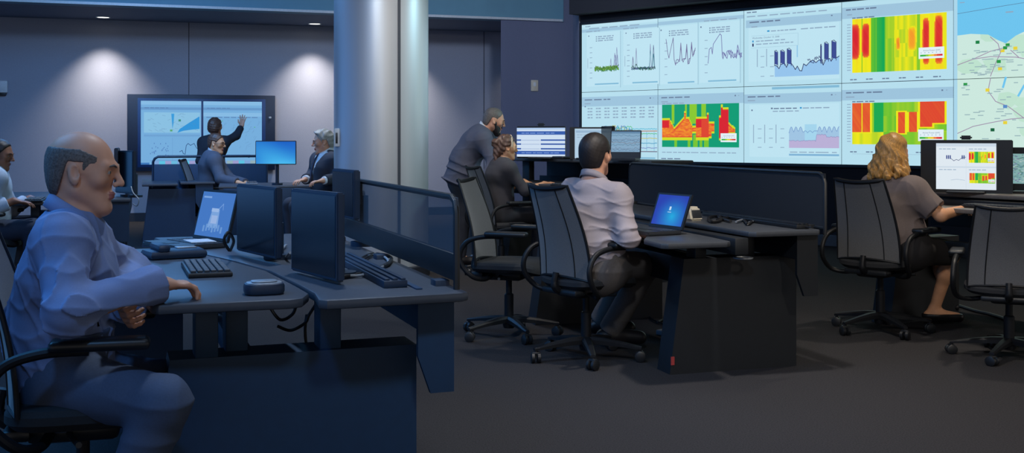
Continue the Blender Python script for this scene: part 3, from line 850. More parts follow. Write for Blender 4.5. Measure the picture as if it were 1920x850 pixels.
def pic_10():    # top, second column: two purple line charts
    p = Pic(SW - .006, SH - .006, BG, 3); p.dz = .0005; p.lw = 1.7
    p.up(); p.rect(0, .9, 1, .95, HDR); p.up(); p.greek(.55, .9, .4, .014, INK2, 4)
    for k, x in enumerate((.02, .5)):
        p.up(); p.rect(x, .07, x + .46, .88, BG2); p.rect(x + .46, .05, x + .467, .9, RULE); p.up()
        p.rect(x + .01, .82, x + .025, .84, INK); charts_header(p, x + .14); axis_labels(p, x + .06, [.2 + .11 * j for j in range(5)]); p.rect(x + .1, .08, x + .42, .1, (130, 185, 214))
    p.up(); b = (.1, .28, .45, .72); r = p.rnd
    for _ in range(2):
        pts = [(0, .95), (.06, .5), (.1, .35), (.18, .7), (.25, .98), (.28, .3), (.33, .12)]
        pts += [(.35 + .65 * i / 16, .1 + .22 * r.random() + (.5 if i in (4, 9, 13) else 0) + (.4 * (i - 13) / 3 if i > 13 else 0)) for i in range(17)]
        p.line(mapxy(pts, *b), .005, (112, 104, 150))
    b = (.6, .28, .98, .72)
    for _ in range(2):
        pts = [(0, .12), (.04, .55), (.1, .6), (.13, .4), (.16, .7), (.36, 1.0), (.4, .95), (.43, .3)] + [(.45 + .55 * i / 14, .22 + .26 * r.random() + (.2 if i == 11 else 0)) for i in range(15)]
        p.line(mapxy(pts, *b), .005, (112, 110, 168))
    return p
def legend(p, x, y, w, h, title='Active Power (kW)'):
    p.up(); p.rect(x, y, x + w, y + h, (226, 240, 246)); p.up()
    p.text(x + w * .18, y + h * .66, p.sx * w * .085, title, INK)
    for k in range(6): p.rect(x + w * (.08 + .15 * k), y + h * .5, x + w * (.12 + .15 * k), y + h * .56, INK2)
    for k in range(8): p.rect(x + w * (.06 + .11 * k), y + h * .2, x + w * (.06 + .11 * (k + 1)), y + h * .36, heatcol(k / 7.0 * .99 + .08 if k else .2))
def smooth_noise(seed):
    r = random.Random(seed); t = [r.random() for _ in range(400)]
    def f(x): i = int(math.floor(x)) % 399; u = x - math.floor(x); u = u * u * (3 - 2 * u); return t[i] * (1 - u) + t[i + 1] * u
    return f
def pic_11():    # bottom, second column: green heat map with red blocks
    p = Pic(SW - .006, SH - .006, BG, 4); p.dz = .0005
    window(p, y=.93, strip=.14); p.up(); p.greek(.05, .8, .28, .014, INK2, 4); n1 = smooth_noise(3)
    def fn(x, y):
        v = .05
        for a, b in ((.13, .165), (.31, .335), (.37, .46), (.52, .58)):
            if a < x < b and y > .55: v = .36
        for a, b in ((.17, .2), (.35, .38), (.42, .48), (.5, .53), (.56, .62)):
            if a < x < b and y < .3: v = .33
        lo = .22; hi = 0
        if x < .1: hi = .64
        elif x < .17: hi = .64 - (x - .1) * 3.4
        elif x < .3: hi = .42 + (x - .17) * 1.9
        elif x < .325: hi = .8
        elif x < .36: hi = .66
        elif x < .42: hi = .66 - (x - .36) * 4.2
        elif x < .45: hi = .46
        elif x < .59: hi = .66
        elif x < .62: hi = .74
        elif x < .66: hi = .55; lo = .26
        elif x < .69: hi = .54; lo = .36
        elif .745 < x < .77: hi = .68; lo = .2
        elif .77 < x < .80: hi = .92; lo = .2
        elif .80 < x < .87: hi = .86; lo = .2
        elif .87 < x < .95: hi = .52 - (x - .87) * 1.5; lo = .34
        m = min(hi - y, y - lo)
        if .4 < x < .45: m = min(m, .07 - abs(y - .43))
        if hi and m > -.05:
            if m < 0: v = max(v, .5)
            else:
                v = .72 + .12 * n1(x * 40 + int(y * 44) * 37.3)
                if (x < .1 and y > .45) or (.45 < x < .52 and y > .45) or (.745 < x < .87): v = .99
                elif .52 < x < .62: v = .9
                if m < .03: v = min(v + .1, .92)
        return heatcol(v)
    p.frame(.05, .2, .95, .79); p.up(); p.heat(0, 0, 1, 1, 84, 44, fn); legend(p, .77, .12, .2, .2)
    p.frame(0, 0, 1, 1); p.up(); p.greek(.05, .12, .88, .012, INK2, 12); p.greek(.04, .03, .25, .014, INK, 3)
    return p
def pic_20():    # top, third column: dark blue bars over a pale blue area
    p = Pic(SW - .006, SH - .006, BG, 5); p.dz = .0005
    p.up(); p.rect(0, .955, 1, 1, BG2); p.rect(.02, .77, 1, .87, HDR); p.up(); p.greek(.03, .965, .12, .014, INK, 2); p.greek(.03, .91, .85, .014, INK2, 8)
    p.rect(.9, .84, .915, .855, INK); p.greek(.06, .83, .34, .018, INK, 4); p.greek(.08, .77, .08, .014, INK2, 1)
    p.up(); p.rect(.05, .06, .98, .765, BG2); p.up()
    p.rect(.25, .7, .275, .72, (50, 150, 205)); p.greek(.29, .7, .28, .014, INK2, 5); p.greek(.6, .7, .36, .014, INK2, 5)
    for a in ((.08, .5, .57, .503), (.57, .5, .573, .66), (.08, .657, .57, .66)): p.rect(*a, RULE)
    p.text(.09, .62, .03, 'Wednesday, October 15, 2008', INK); p.greek(.13, .58, .32, .013, INK2, 5); p.greek(.13, .54, .4, .013, INK2, 7)
    p.rect(.09, .575, .105, .6, (50, 150, 205)); p.rect(.09, .52, .105, .56, (40, 46, 90))
    for x in (.14, .24): p.rect(x, .25, x + .008, .48, INK2); axis_labels(p, x + .04, (.12, .24, .38), .04)
    b = (.33, .11, .98, .53); p.up()
    env = [(0, .36), (.03, .34), (.07, .25), (.1, .38), (.16, .4), (.19, .28), (.22, .4), (.27, .38), (.3, .3), (.33, .2), (.36, .3), (.4, .16), (.43, .15), (.46, .36), (.5, .3), (.56, .42), (.6, .46), (.65, .38), (.7, .46), (.74, .4), (.76, .3), (.8, .46), (.86, .48), (.88, .4), (.92, .52), (.97, .5), (1, .54)]
    for (x0, y0), (x1, y1) in zip(env, env[1:]): p.poly(mapxy([(x0, 0), (x1, 0), (x1, y1), (x0, y0)], *b), (150, 196, 236))
    p.up(); p.rect(.33 + .65 * .35, .35, .33 + .65 * .37, .5, (150, 200, 232)); p.line(mapxy(env, *b), .009, (38, 40, 92)); p.up()
    for a, c, lo, hi in ((0, .05, .4, .8), (.095, .16, .42, .8), (.2, .265, .4, .84), (.78, .84, .48, .96), (.89, .955, .5, 1.0), (.72, .735, .42, .9)):
        p.poly(mapxy([(a, lo), (c, lo - .04), (c, hi - .05), (a, hi)], *b), (62, 76, 146))
        p.line(mapxy([(a, lo - .06), (a, hi), ((a + c) / 2, hi + .02), (c, hi - .04), (c, lo - .08)], *b), .007, (38, 40, 92))
    q = [(.52 + .24 * i / 20, .36 + .14 * p.rnd.random() + (.1 if 8 < i < 18 else 0)) for i in range(21)]
    p.line(mapxy(q, *b), .007, (44, 48, 104))
    return p
def pic_21():    # bottom, third column: pale jagged series over a pink area
    p = Pic(SW - .006, SH - .006, BG, 6); p.dz = .0005
    p.up(); p.rect(.3, .955, .98, .985, (130, 185, 214)); p.up(); window(p, y=.9, strip=.12)
    p.up(); p.rect(.06, .08, .98, .76, BG2); p.up(); p.rect(.29, .7, .31, .72, INK); p.greek(.32, .7, .25, .014, INK, 4); p.rect(.59, .7, .61, .72, (50, 150, 205)); p.greek(.62, .7, .28, .014, INK2, 4); p.greek(.31, .665, .28, .013, INK2, 4); p.rect(.08, .68, .095, .7, INK)
    for x in (.1, .22, .34): p.rect(x, .26, x + .008, .5, INK2); axis_labels(p, x + .05, (.2, .32, .44), .04)
    b = (.48, .2, .98, .48); p.up(); r = p.rnd
    n = 50; top = [(i / n, .68 + .28 * abs(math.sin(i * .66)) * (0.35 if .28 < i / n < .55 else 1)) for i in range(n + 1)]
    low = [(i / n, .3 + .05 * r.random() + (.28 if i / n > .55 else 0) - (.1 if i / n > .75 else 0)) for i in range(n + 1)]
    for (x0, y0), (x1, y1) in zip(top, top[1:]): p.poly(mapxy([(x0, 0), (x1, 0), (x1, y1), (x0, y0)], *b), (160, 196, 226))
    p.up(); p.rect(.64, .3, .76, .5, (164, 212, 236)); p.up()
    for (x0, y0), (x1, y1) in zip(low, low[1:]): p.poly(mapxy([(x0, 0), (x1, 0), (x1, y1), (x0, y0)], *b), (186, 176, 214))
    p.up(); p.line(mapxy(top, *b), .006, (112, 150, 200)); p.line(mapxy(low, *b), .004, (130, 130, 180))
    p.rect(.48, .1, .98, .125, (130, 180, 214)); p.greek(.49, .14, .48, .012, INK2, 5)
    return p
def heatA(x, y):   # yellow field, red columns
    v = .56 + .06 * nA(x * 40) - .03 * nB(x * 26 + y * 6)
    if .21 < x < .36: v = .24 - (.1 if .27 < x < .35 else 0) + .06 * nA(x * 60)
    elif .36 <= x < .46: v = .34 + .12 * nA(x * 50 + (y > .6) * 9)
    elif .46 <= x < .7: v = .42 + .16 * nB(x * 46 + int(y * 4) * 7)
    if .7 < x < .73 or .1 < x < .115: v = .35
    if .83 < x < .86 or .965 < x: v = .55
    for c, w, lo, hi, k in ((.035, .045, .25, .9, 1.0), (.15, .042, .28, .9, 1.0), (.5, .02, .38, .62, .78), (.645, .045, .35, .8, .74), (.79, .035, .1, .92, .98), (.92, .042, .1, .96, .98)):
        dd = ((x - c) / w) ** 4 + ((y - (lo + hi) / 2) / ((hi - lo) / 2)) ** 6
        if dd < 1: v = max(v, k - .22 * dd - .05 * nA(x * 90 + y * 30))
    return heatcol(v)
def heatB(x, y):   # green field, orange columns
    v = .3 + .12 * nA(x * 38 + int(y * 3) * 5)
    if .24 < x < .34 : v = .16
    if y < .28: v = .44 + .14 * nB(x * 30)
    if x > .34 and y < .3: v = .3 + .1 * nB(x * 20)
    for c, w, lo, hi, k in ((.045, .055, .3, 1.1, .86), (.155, .045, .3, 1.1, .86), (.535, .04, .26, .76, .88), (.655, .045, .3, .76, .88), (.79, .06, .4, 1.1, .9), (.91, .07, .5, 1.1, .9)):
        dx = abs(x - c) / w; dy = abs(y - (lo + hi) / 2) / ((hi - lo) / 2)
        if dx < 1.0 and dy < 1.0: v = k - .04 * nA(x * 70 + y * 20)
        elif dx < 1.35 and dy < 1.08: v = max(v, .56)
    return heatcol(v)
nA = smooth_noise(11); nB = smooth_noise(17)
def pic_30():
    p = Pic(SW - .006, SH - .006, BG, 7); p.dz = .0005
    p.up(); p.rect(0, .79, 1, .93, HDR); p.up(); p.greek(.04, .89, .3, .017, INK, 5); p.greek(.05, .83, .06, .013, INK2, 1); p.greek(.1, .785, .22, .014, INK, 4)
    axis_labels(p, .05, [.15 + .035 * j for j in range(17)], .035, INK2)
    p.frame(.1, .12, .945, .78); p.up(); p.heat(0, 0, 1, 1, 96, 40, heatA); legend(p, .715, .2, .26, .2)
    p.frame(0, 0, 1, 1); p.up()
    for k in range(6): p.greek(.08 + k * .15, .03, .07, .014, INK, 2)
    p.rect(.1, .0, .93, .003, INK2)
    return p
def pic_31():
    p = Pic(SW - .006, SH - .006, BG, 8); p.dz = .0005
    window(p, y=.92, strip=.13); p.up(); p.greek(.1, .765, .22, .014, INK, 4); axis_labels(p, .05, [.28 + .035 * j for j in range(14)], .035, INK2)
    p.frame(.1, .25, .945, .755); p.up(); p.heat(0, 0, 1, 1, 96, 34, heatB); legend(p, .71, .08, .26, .27)
    p.frame(0, 0, 1, 1); p.up()
    for k in range(6): p.greek(.08 + k * .15, .15, .07, .014, INK, 2)
    p.rect(.1, .13, .93, .133, INK2); p.rect(.88, .06, .9, .08, INK)
    return p
def road_map(p, y0, seed):
    """lower (y0=0) or upper (y0=1) half of a road map two screens high"""
    Y = lambda y: y - y0
    def clipq(pts):
        out = []
        for x, y in pts: out.append((x, min(1, max(0, Y(y)))))
        return out
    SEA = (110, 196, 238); LAND = (204, 232, 222); LAND2 = (190, 226, 206)
    p.up(); p.rect(.03, 0, 1, 1, LAND)
    p.up()
    r = random.Random(seed)
    for _ in range(7):
        cx, cy = r.uniform(.1, .9), r.uniform(.1, .8) ; rr = r.uniform(.06, .16)
        p.poly([(min(1, max(.03, cx + rr * math.cos(a) * r.uniform(.6, 1))), min(1, max(0, cy + rr * math.sin(a) * r.uniform(.5, 1)))) for a in [k * .7 for k in range(9)]], LAND2)
    if y0 == 1:
        p.up(); shore = [(.03, .5), (.14, .51), (.28, .49), (.36, .42), (.42, .38), (.5, .46), (.6, .52), (.72, .52), (.84, .54), (1, .56)]
        for (xa, ya), (xb, yb) in zip(shore, shore[1:]): p.poly([(xa, ya), (xb, yb), (xb, 1), (xa, 1)], SEA)
        p.up(); p.line([(.03, .75), (.4, .8), (1, .87)], .005, (88, 120, 150))
        p.rect(.05, .87, .09, .88, INK2); p.rect(.42, .72, .48, .735, INK2)
    def seg(pts, t, col):
        q = [(x, Y(y)) for x, y in pts]
        for a, b in zip(q, q[1:]):
            if -.001 <= a[1] <= 1.001 and -.001 <= b[1] <= 1.001: p.line([a, b], t, col)
    p.up()
    for pts in ([(.62, 1.0), (.56, .9), (.52, .8)], [(.62, 1.16), (.62, 1.02)], [(.9, 1.14), (.92, 1.0)], [(.92, 1.0), (.9, .8), (.86, .62)], [(.76, .92), (.72, .78), (.68, .62)], [(.72, .4), (.7, .3), (.69, .2)], [(.42, 1.0), (.4, .9)]):
        seg(pts, .022, SEA)
    for pts in ([(.03, 1.16), (.16, 1.22), (.3, 1.24), (.5, 1.22), (.66, 1.17), (.84, 1.14), (1, 1.12)], [(.3, 1.46), (.36, 1.38), (.38, 1.28), (.34, 1.16), (.3, 1.02)], [(.3, 1.0), (.28, .86), (.34, .74), (.44, .68), (.56, .55), (.66, .42), (.76, .3), (1, .34)], [(.03, .38), (.16, .46), (.3, .5), (.46, .54), (.56, .55)], [(.16, 1.22), (.3, 1.3), (.44, 1.34)], [(.46, 1.3), (.52, 1.22)], [(.76, .3), (.7, .22)]):
        seg(pts, .008, (158, 138, 168)); 
    p.up()
    for x, y, cl in ((.18, 1.41, (30, 130, 70)), (.4, 1.33, (40, 150, 70)), (.42, 1.36, (40, 150, 70)), (.38, 1.3, (230, 210, 60)), (.48, 1.32, (230, 210, 60)), (.35, 1.18, (40, 150, 70)), (.36, 1.1, (230, 210, 60)), (.58, 1.2, (230, 210, 60)), (.78, 1.26, (60, 160, 80)), (.85, 1.1, (60, 160, 80)), (.87, 1.09, (220, 210, 60)),
                     (.28, .98, (30, 130, 70)), (.31, .99, (30, 130, 70)), (.26, .87, (230, 210, 60)), (.08, .94, (40, 150, 70)), (.4, .68, (90, 140, 200)), (.4, .5, (230, 210, 60)), (.3, .42, (24, 96, 60)), (.82, .86, (220, 210, 60)), (.9, .46, (230, 210, 60)), (.1, .2, (230, 210, 60)), (.66, .55, (110, 150, 210))):
        yy = Y(y)
        if .02 < yy < .98: p.rect(x, yy - .018, x + .032, yy + .018, cl)
    for _ in range(60):
        x, y = r.uniform(.06, .93), r.uniform(.03, .97 if y0 == 0 else .36); p.rect(x, y, x + r.uniform(.03, .06), y + .01, (150, 178, 184))
    p.up(); p.rect(0, 0, .03, 1, (170, 214, 234))
def pic_40(): p = Pic(SW - .006, SH - .006, BG, 9); p.dz = .0005; road_map(p, 1, 3); return p
def pic_41(): p = Pic(SW - .006, SH - .006, BG, 10); p.dz = .0005; road_map(p, 0, 4); return p
info = [('two charts of green noise with tall purple spikes', 'a table above a many-coloured line chart'), ('two thin purple line charts', 'a green heat map with red blocks'),
        ('dark blue bars over a pale blue area', 'pale jagged lines over a pink area'), ('a yellow heat map with red columns', 'a green heat map with orange columns'), ('a road map with a blue lake', 'a road map with green land and markers')]
for ci, (pt, pb2) in enumerate(((pic_00, pic_01), (pic_10, pic_11), (pic_20, pic_21), (pic_30, pic_31), (pic_40, pic_41))):
    for ri, fn in ((1, pt), (0, pb2)):
        cab = MB().box((0, 0, 0), (SW - .004, SH - .004, .34), .002)
        M = vframe(ci, ri) @ Matrix.Translation((SW / 2, SH / 2, -.17))
        cab.v = [tuple(M @ Vector(v)) for v in cab.v]
        c_ = cab.build('cabinet', mat('cabinet_edge', (120, 146, 160), .5), vw)
        o = fn().build('screen', E_SCREEN, c_, vframe(ci, ri) @ Matrix.Translation((.003, .003, .001)))
        c_['label'] = 'video wall screen showing ' + info[ci][0 if ri else 1]
mb = MB()
for (t0, t1, z0, z1) in ((3.9, 3.87, SZ - .02, SZ + 2 * SH + .02), (3.9, -2.72, SZ + 2 * SH, SZ + 2 * SH + .03), (3.9, -2.72, SZ - .03, SZ)):
    a, b = V(t0, 0) - Vector(vw.location), V(t1, 0) - Vector(vw.location)
    q = [a + VN * .03, b + VN * .03, b - VN * .2, a - VN * .2]; mb.prism([(p.x, p.y) for p in q], z0, z1)
mb.build('surround', M_BLK, vw)

# ================================================================== the big display on the back wall
bw, bh = 2.2, 1.17
bd = empty('wall_display', W(.62, .0, 0), 17.9, 'big dark-framed wall display split into a map and charts behind the standing woman', 'display')
M = Matrix(((1, 0, 0, 0), (0, 0, -1, -.14), (0, 1, 0, 0), (0, 0, 0, 1)))
z0 = .77
MB().box((0, -.075, z0 + bh / 2), (bw, .13, bh), .01).build('housing', mat('display_housing', (20, 40, 66), .45), bd)
MB().box((0, -.138, z0 + bh / 2 + .0), (bw - .3, .012, bh - .12), .003).build('bezel', mat('display_bezel', (24, 62, 116), .4), bd)
MB().box((bw / 2 - .08, -.146, z0 + bh * .7), (.04, .014, .04), .012).build('button', M_SILVER, bd)
BLU = (120, 178, 226); BLU2 = (138, 192, 234)
for k, (x0, w_) in enumerate(((-.91, .895), (.005, .895))):
    p = Pic(w_ - .012, bh - .2, BLU, 20 + k); p.dz = .0008
    p.up(); p.rect(0, .94, 1, 1, BLU2); p.rect(0, .86, 1, .9, (104, 156, 208)); p.up(); p.greek(.06, .885, .4, .012, (90, 130, 180), 5)
    if k == 0:
        p.rect(.05, .5, .98, .82, (142, 198, 232)); p.up()
        p.poly([(.6, .5), (.64, .56), (.8, .66), (.97, .76), (.97, .56), (.85, .55), (.7, .53)], (50, 152, 222)); p.poly([(.5, .8), (.55, .8), (.54, .66), (.52, .56)], (60, 160, 226))
        for _ in range(30): a, b = p.rnd.uniform(.1, .9), p.rnd.uniform(.52, .8); p.line([(a, b), (a + .05, b + p.rnd.uniform(-.03, .03))], .003, (100, 136, 180))
        p.rect(.48, .52, .52, .55, (90, 170, 110)); p.rect(.62, .68, .66, .71, (60, 140, 120))
        p.rect(.05, .44, .98, .47, (112, 166, 216)); p.line([(.52, .42), (.52, .05)], .003, (100, 150, 205))
        q = [(.64, .2), (.68, .22), (.7, .17), (.73, .16), (.75, .3), (.78, .33), (.82, .3), (.88, .33), (.92, .26), (.97, .22)]
        p.line(q, .008, (36, 70, 120))
        for _ in range(24): a, b = p.rnd.uniform(.15, .45), p.rnd.uniform(.12, .34); p.rect(a, b, a + .012, b + .02, (86, 130, 190))
        p.rect(.15, .06, .95, .066, (90, 140, 200)); p.rect(0, 0, .14, .03, (60, 120, 190))
    else:
        p.rect(.0, .76, 1, .82, BLU2); p.up(); p.greek(.05, .74, .9, .012, (90, 130, 180), 8); r = p.rnd
        for _ in range(60):
            a, b = r.uniform(.1, .98), r.uniform(.28, .7)
            p.line([(a, b), (a - r.uniform(0, .08), b - r.uniform(0, .08))], .003, (100, 146, 196))
        for _ in range(5): a, b = r.uniform(.1, .9), r.uniform(.3, .7); p.rect(a, b, a + .02, b + .015, (90, 180, 150))
        p.rect(.4, .14, .8, .15, (90, 140, 195)); p.rect(.76, .1, .79, .13, (40, 70, 120))
    p.frame(0, 0, 1, 1); p.up()
    if k == 0:
        for j in range(8): p.rect(.2 + j * .1, .0, .3 + j * .1, .055, ((128, 168, 220), (96, 200, 232), (160, 160, 210), (110, 190, 226))[j % 4])
    else:
        for j in range(8): p.rect(.1 + j * .1, .0, .2 + j * .1, .055, ((160, 160, 210), (96, 200, 232), (128, 168, 220), (150, 180, 190))[j % 4])
    p.build('screen', E_SCREEN_BACK, bd, M @ Matrix.Translation((x0 + .006, z0 + .1, .006)))

# ================================================================== monitors, laptops and small things
def pic_table():
    p = Pic(.5, .285, (206, 222, 240), 31)
    p.up(); p.rect(0, .94, 1, 1, (170, 196, 230)); p.rect(.0, .76, 1, .88, (50, 90, 170)); p.up()
    for y in (.6, .46, .3): p.rect(.0, y - .05, .09, y, (46, 84, 164)); p.rect(.5, y - .05, 1, y, (56, 92, 168)); p.rect(.1, y - .04, .48, y - .02, (160, 180, 214))
    p.rect(0, .08, 1, .2, (52, 92, 174)); p.up(); p.greek(.1, .8, .7, .03, (120, 150, 210), 6); p.greek(.1, .12, .8, .03, (120, 150, 210), 7)
    return p
def pic_plain(w=.4, h=.3, c=(176, 204, 224), seed=32):
    p = Pic(w, h, c, seed); p.up(); p.rect(.04, .86, .96, .94, (150, 180, 206)); p.up(); p.greek(.08, .78, .6, .02, INK2, 4); p.greek(.08, .7, .5, .02, INK2, 4); return p
def pic_waves(w=.31, h=.19):
    p = Pic(w, h, (128, 164, 192), 33); r = p.rnd
    p.up(); p.rect(0, .9, 1, 1, (96, 132, 164)); p.up()
    for k in range(9):
        b = .08 + .09 * k; cl = [(54, 78, 110), (92, 84, 110), (150, 176, 200), (60, 100, 120), (126, 96, 84)][k % 5]
        p.line([(i / 24, b + .05 * r.uniform(-1, 1)) for i in range(25)], .0022, cl)
    return p
def pic_map2(w=.5, h=.3):
    p = Pic(w, h, (128, 168, 168), 35); r = p.rnd; p.up()
    for _ in range(420):
        a, b = r.uniform(.02, .95), r.uniform(.02, .95); p.rect(a, b, a + .03, b + .03, r.choice([(96, 140, 150), (150, 184, 176), (110, 110, 150), (170, 190, 190), (90, 130, 120)]))
    return p
def pic_dash(w=.41, h=.3):
    p = Pic(w, h, (222, 232, 240), 34)
    p.up(); p.rect(0, .93, 1, 1, (202, 216, 230)); p.rect(0, .47, 1, .5, (204, 218, 230)); p.rect(.5, 0, .505, .93, (204, 218, 230)); p.up()
    p.greek(.05, .87, .3, .015, INK2, 4); p.greek(.55, .87, .3, .015, INK2, 4); p.greek(.05, .42, .3, .015, INK2, 4); p.greek(.55, .42, .3, .015, INK2, 4)
    for a in (.17, .2, .23, .43, .46): p.rect(a, .66, a + .02, .74, (60, 76, 140))
    p.line([(.25, .67), (.3, .62), (.34, .65), (.38, .63), (.43, .68), (.5, .7)], .003, (50, 54, 110)); p.line([(.25, .2), (.35, .22), (.48, .2)], .002, INK2)
    p.frame(.55, .58, .97, .82); p.up(); p.heat(0, 0, 1, 1, 60, 20, heatA); legend(p, .74, .12, .24, .3)
    p.frame(.56, .14, .98, .36); p.up(); p.heat(0, 0, 1, 1, 60, 20, heatB); legend(p, .74, .1, .24, .3)
    return p
def pic_desktop(w, h, c0=(24, 70, 190), c1=(30, 170, 230), seed=36, cx=.75, cy=.25, diag=False):
    p = Pic(w, h, c0, seed)
    def fn(x, y):
        t = max(0, 1 - math.hypot((x - cx) * 1.2, y - cy) / .75); t = t ** 1.3
        v = max(0, .25 - y) * .6
        if diag: t = max(0, min(1, .45 + .6 * (x - y) * .6 + .3 * math.sin(3 * x + 2 * y)))
        return tuple(min(255, a + (b - a) * t + v * 40) for a, b in zip(c0, c1))
    p.up(); p.heat(0, 0, 1, 1, 40, 26, fn); return p
# left desk
u1 = hv(110); v1 = hv(20)
def on1(px, py, z=.80): return ONZ(px, py, z)
MON = 'black desk monitors'
monitor('monitor', 'dark switched-off monitor nearest the camera on the left desk', P(586, 518, 3.86), 213, .40, .295, None, .80, arm=True, shell=M_VEILPL)
monitor('monitor', 'dark switched-off monitor beside the open laptop on the left desk', P(478, 478, 4.45), 214, .42, .275, None, .80, arm=True, shell=M_VEILPL)
monitor('monitor', 'dark monitor seen edge-on in front of the lower part of the round column', P(642, 408, 5.0), 205, .34, .215, None, .80, arm=True, shell=M_VEILPL)
p = Pic(.31, .205, (66, 116, 190), 41); p.up(); p.rect(.05, .86, .3, .9, (120, 160, 216)); p.poly([(.34, .2), (.66, .2), (.62, .62), (.4, .62)], (120, 160, 214)); p.up(); p.rect(.38, .56, .6, .64, (150, 180, 224)); p.rect(.42, .3, .6, .48, (150, 176, 220))
for k in range(7): p.rect(.22 + .09 * k, .1 + .02 * (k % 3), .27 + .09 * k, .24 + .04 * (k % 2), (104, 148, 206))
p.line([(.6, .64), (.7, .75), (.72, .62)], .004, (120, 160, 216))
laptop('laptop', 'open laptop with a pale blue picture on the left desk beside the monitors', on1(392, 460), 222, p, hs=.235, lean=14)
# keyboard under the hand
def keyboard(label, c, heading, w=.42, d=.15, m=None):
    r = empty('keyboard', c, heading - 90, label, 'keyboard', 'desk keyboards')
    MB().prism([(-w / 2, -d / 2), (w / 2, -d / 2), (w / 2, d / 2), (-w / 2, d / 2)], 0, .018, .006).build('case', m or M_BLK, r)
    mb = MB()
    for row in range(6):
        for k in range(16): mb.box((-w / 2 + .02 + k * (w - .04) / 15, -d / 2 + .018 + row * (d - .036) / 5, .022), ((w - .04) / 15 * .8, (d - .03) / 5 * .78, .009), .002, seg=1)
    mb.build('keys', M_KEYS, r); return r
kb = keyboard('black keyboard on the left desk beside the hand of the man in blue', on1(386, 509), 20, .40, .15, M_BLK)
def rbox(name, label, cat, c, size, rz, m, bev=.02, group=None, detail=None):
    r = empty(name, c, rz, label, cat, group)
    MB().box((0, 0, size[2] / 2), size, bev, seg=3).build('case', m, r)
    return r
sp = empty('desk_speakerphone', on1(495, 551), 20, 'rounded black desk unit with silver bands at the front corner of the left desk', 'speakerphone')
MB().prism([(.062 * math.copysign(abs(math.cos(a)) ** .6, math.cos(a)), .05 * math.copysign(abs(math.sin(a)) ** .6, math.sin(a))) for a in [2 * PI * k / 28 for k in range(28)]], 0, .036, .01).build('case', M_VEILPL, sp)
mb = MB()
for k, zz in enumerate((.037, .042)): mb.prism([((.054 - .014 * k) * math.copysign(abs(math.cos(a)) ** .6, math.cos(a)), (.042 - .012 * k) * math.copysign(abs(math.sin(a)) ** .6, math.sin(a))) for a in [2 * PI * k2 / 28 for k2 in range(28)]], zz - .004, zz, .002)
mb.build('top_plate', M_SILVER, sp)
ph = empty('desk_phone', on1(328, 483), 30, 'flat black desk phone lying in front of the open laptop', 'phone')
MB().prism([(-.11, -.08), (.11, -.08), (.12, .06), (-.12, .07)], 0, .035, .014).build('case', M_VEILPL, ph)
MB().box((-.06, 0, .045), (.05, .17, .03), .012).build('handset', M_VEILPL, ph)
MB().box((.05, .03, .037), (.08, .05, .006), .002).build('display', M_SILVER, ph)
pp = empty('paper_sheet', on1(380, 461) + Vector((.0, -.05, .024)), 30, 'white sheet of paper lying on the laptop beside the dark monitors', 'paper')
MB().box((0, .0, .003), (.11, .15, .003)).build('sheet', mat('paper', (190, 196, 204), .8), pp)
def P1z(px, py, z=.81): return ONZ(px, py, z)
cg = 'cables on the left desk'
cable([P1z(640, 520), P1z(690, 510), P1z(725, 495), P1z(733, 483), P1z(700, 476), P1z(672, 490), P1z(690, 505)], .006, 'thick black cable looping behind the near dark monitor', M_CABLE, cg)
cable([P1z(645, 517), P1z(680, 516), P1z(712, 503), P1z(728, 490), P1z(712, 478), P1z(690, 480)], .005, 'pale grey cable curling beside the near dark monitor', M_CABLEG, cg)
cable([P1z(660, 498), P1z(700, 478), P1z(730, 480), P1z(728, 496), P1z(690, 503), P1z(655, 495)], .005, 'thin black cable coil lying on the left desk by its partition', M_CABLE, cg)
cable([P1z(430, 470, .86), P1z(420, 452, .9), P1z(428, 436, .93), P1z(438, 452, .88), P1z(432, 470, .82)], .006, 'black cable loop hanging beside the open blue laptop', M_CABLE, cg)
cable([P1z(536, 460, .81), P1z(528, 470, .81), P1z(536, 482, .81), P1z(544, 474, .84)], .006, 'grey cable between the two dark monitors', M_CABLEG, cg)
def drop(px, pts, label): cable([P(px + a, b, d) for a, b, d in pts], .006, label, M_CABLE, 'cables hanging under the left desk')
drop(0, [(520, 612, 4.2), (545, 620, 4.2), (572, 606, 4.2), (580, 590, 4.2), (600, 560, 4.2)], 'black cable swagging under the left desk nearest its steel column')
drop(0, [(575, 590, 4.3), (572, 620, 4.3), (576, 650, 4.3), (590, 656, 4.3)], 'black cable hanging straight down under the left desk')
drop(0, [(608, 585, 4.25), (610, 615, 4.25), (604, 640, 4.25), (588, 655, 4.25)], 'black cable curving down under the left desk')
drop(0, [(612, 590, 4.28), (622, 620, 4.28), (622, 652, 4.28)], 'rightmost black cable dropping under the left desk')
drop(0, [(505, 575, 4.1), (525, 600, 4.1), (548, 590, 4.1), (556, 570, 4.1)], 'black cable looped close beneath the left desk top')

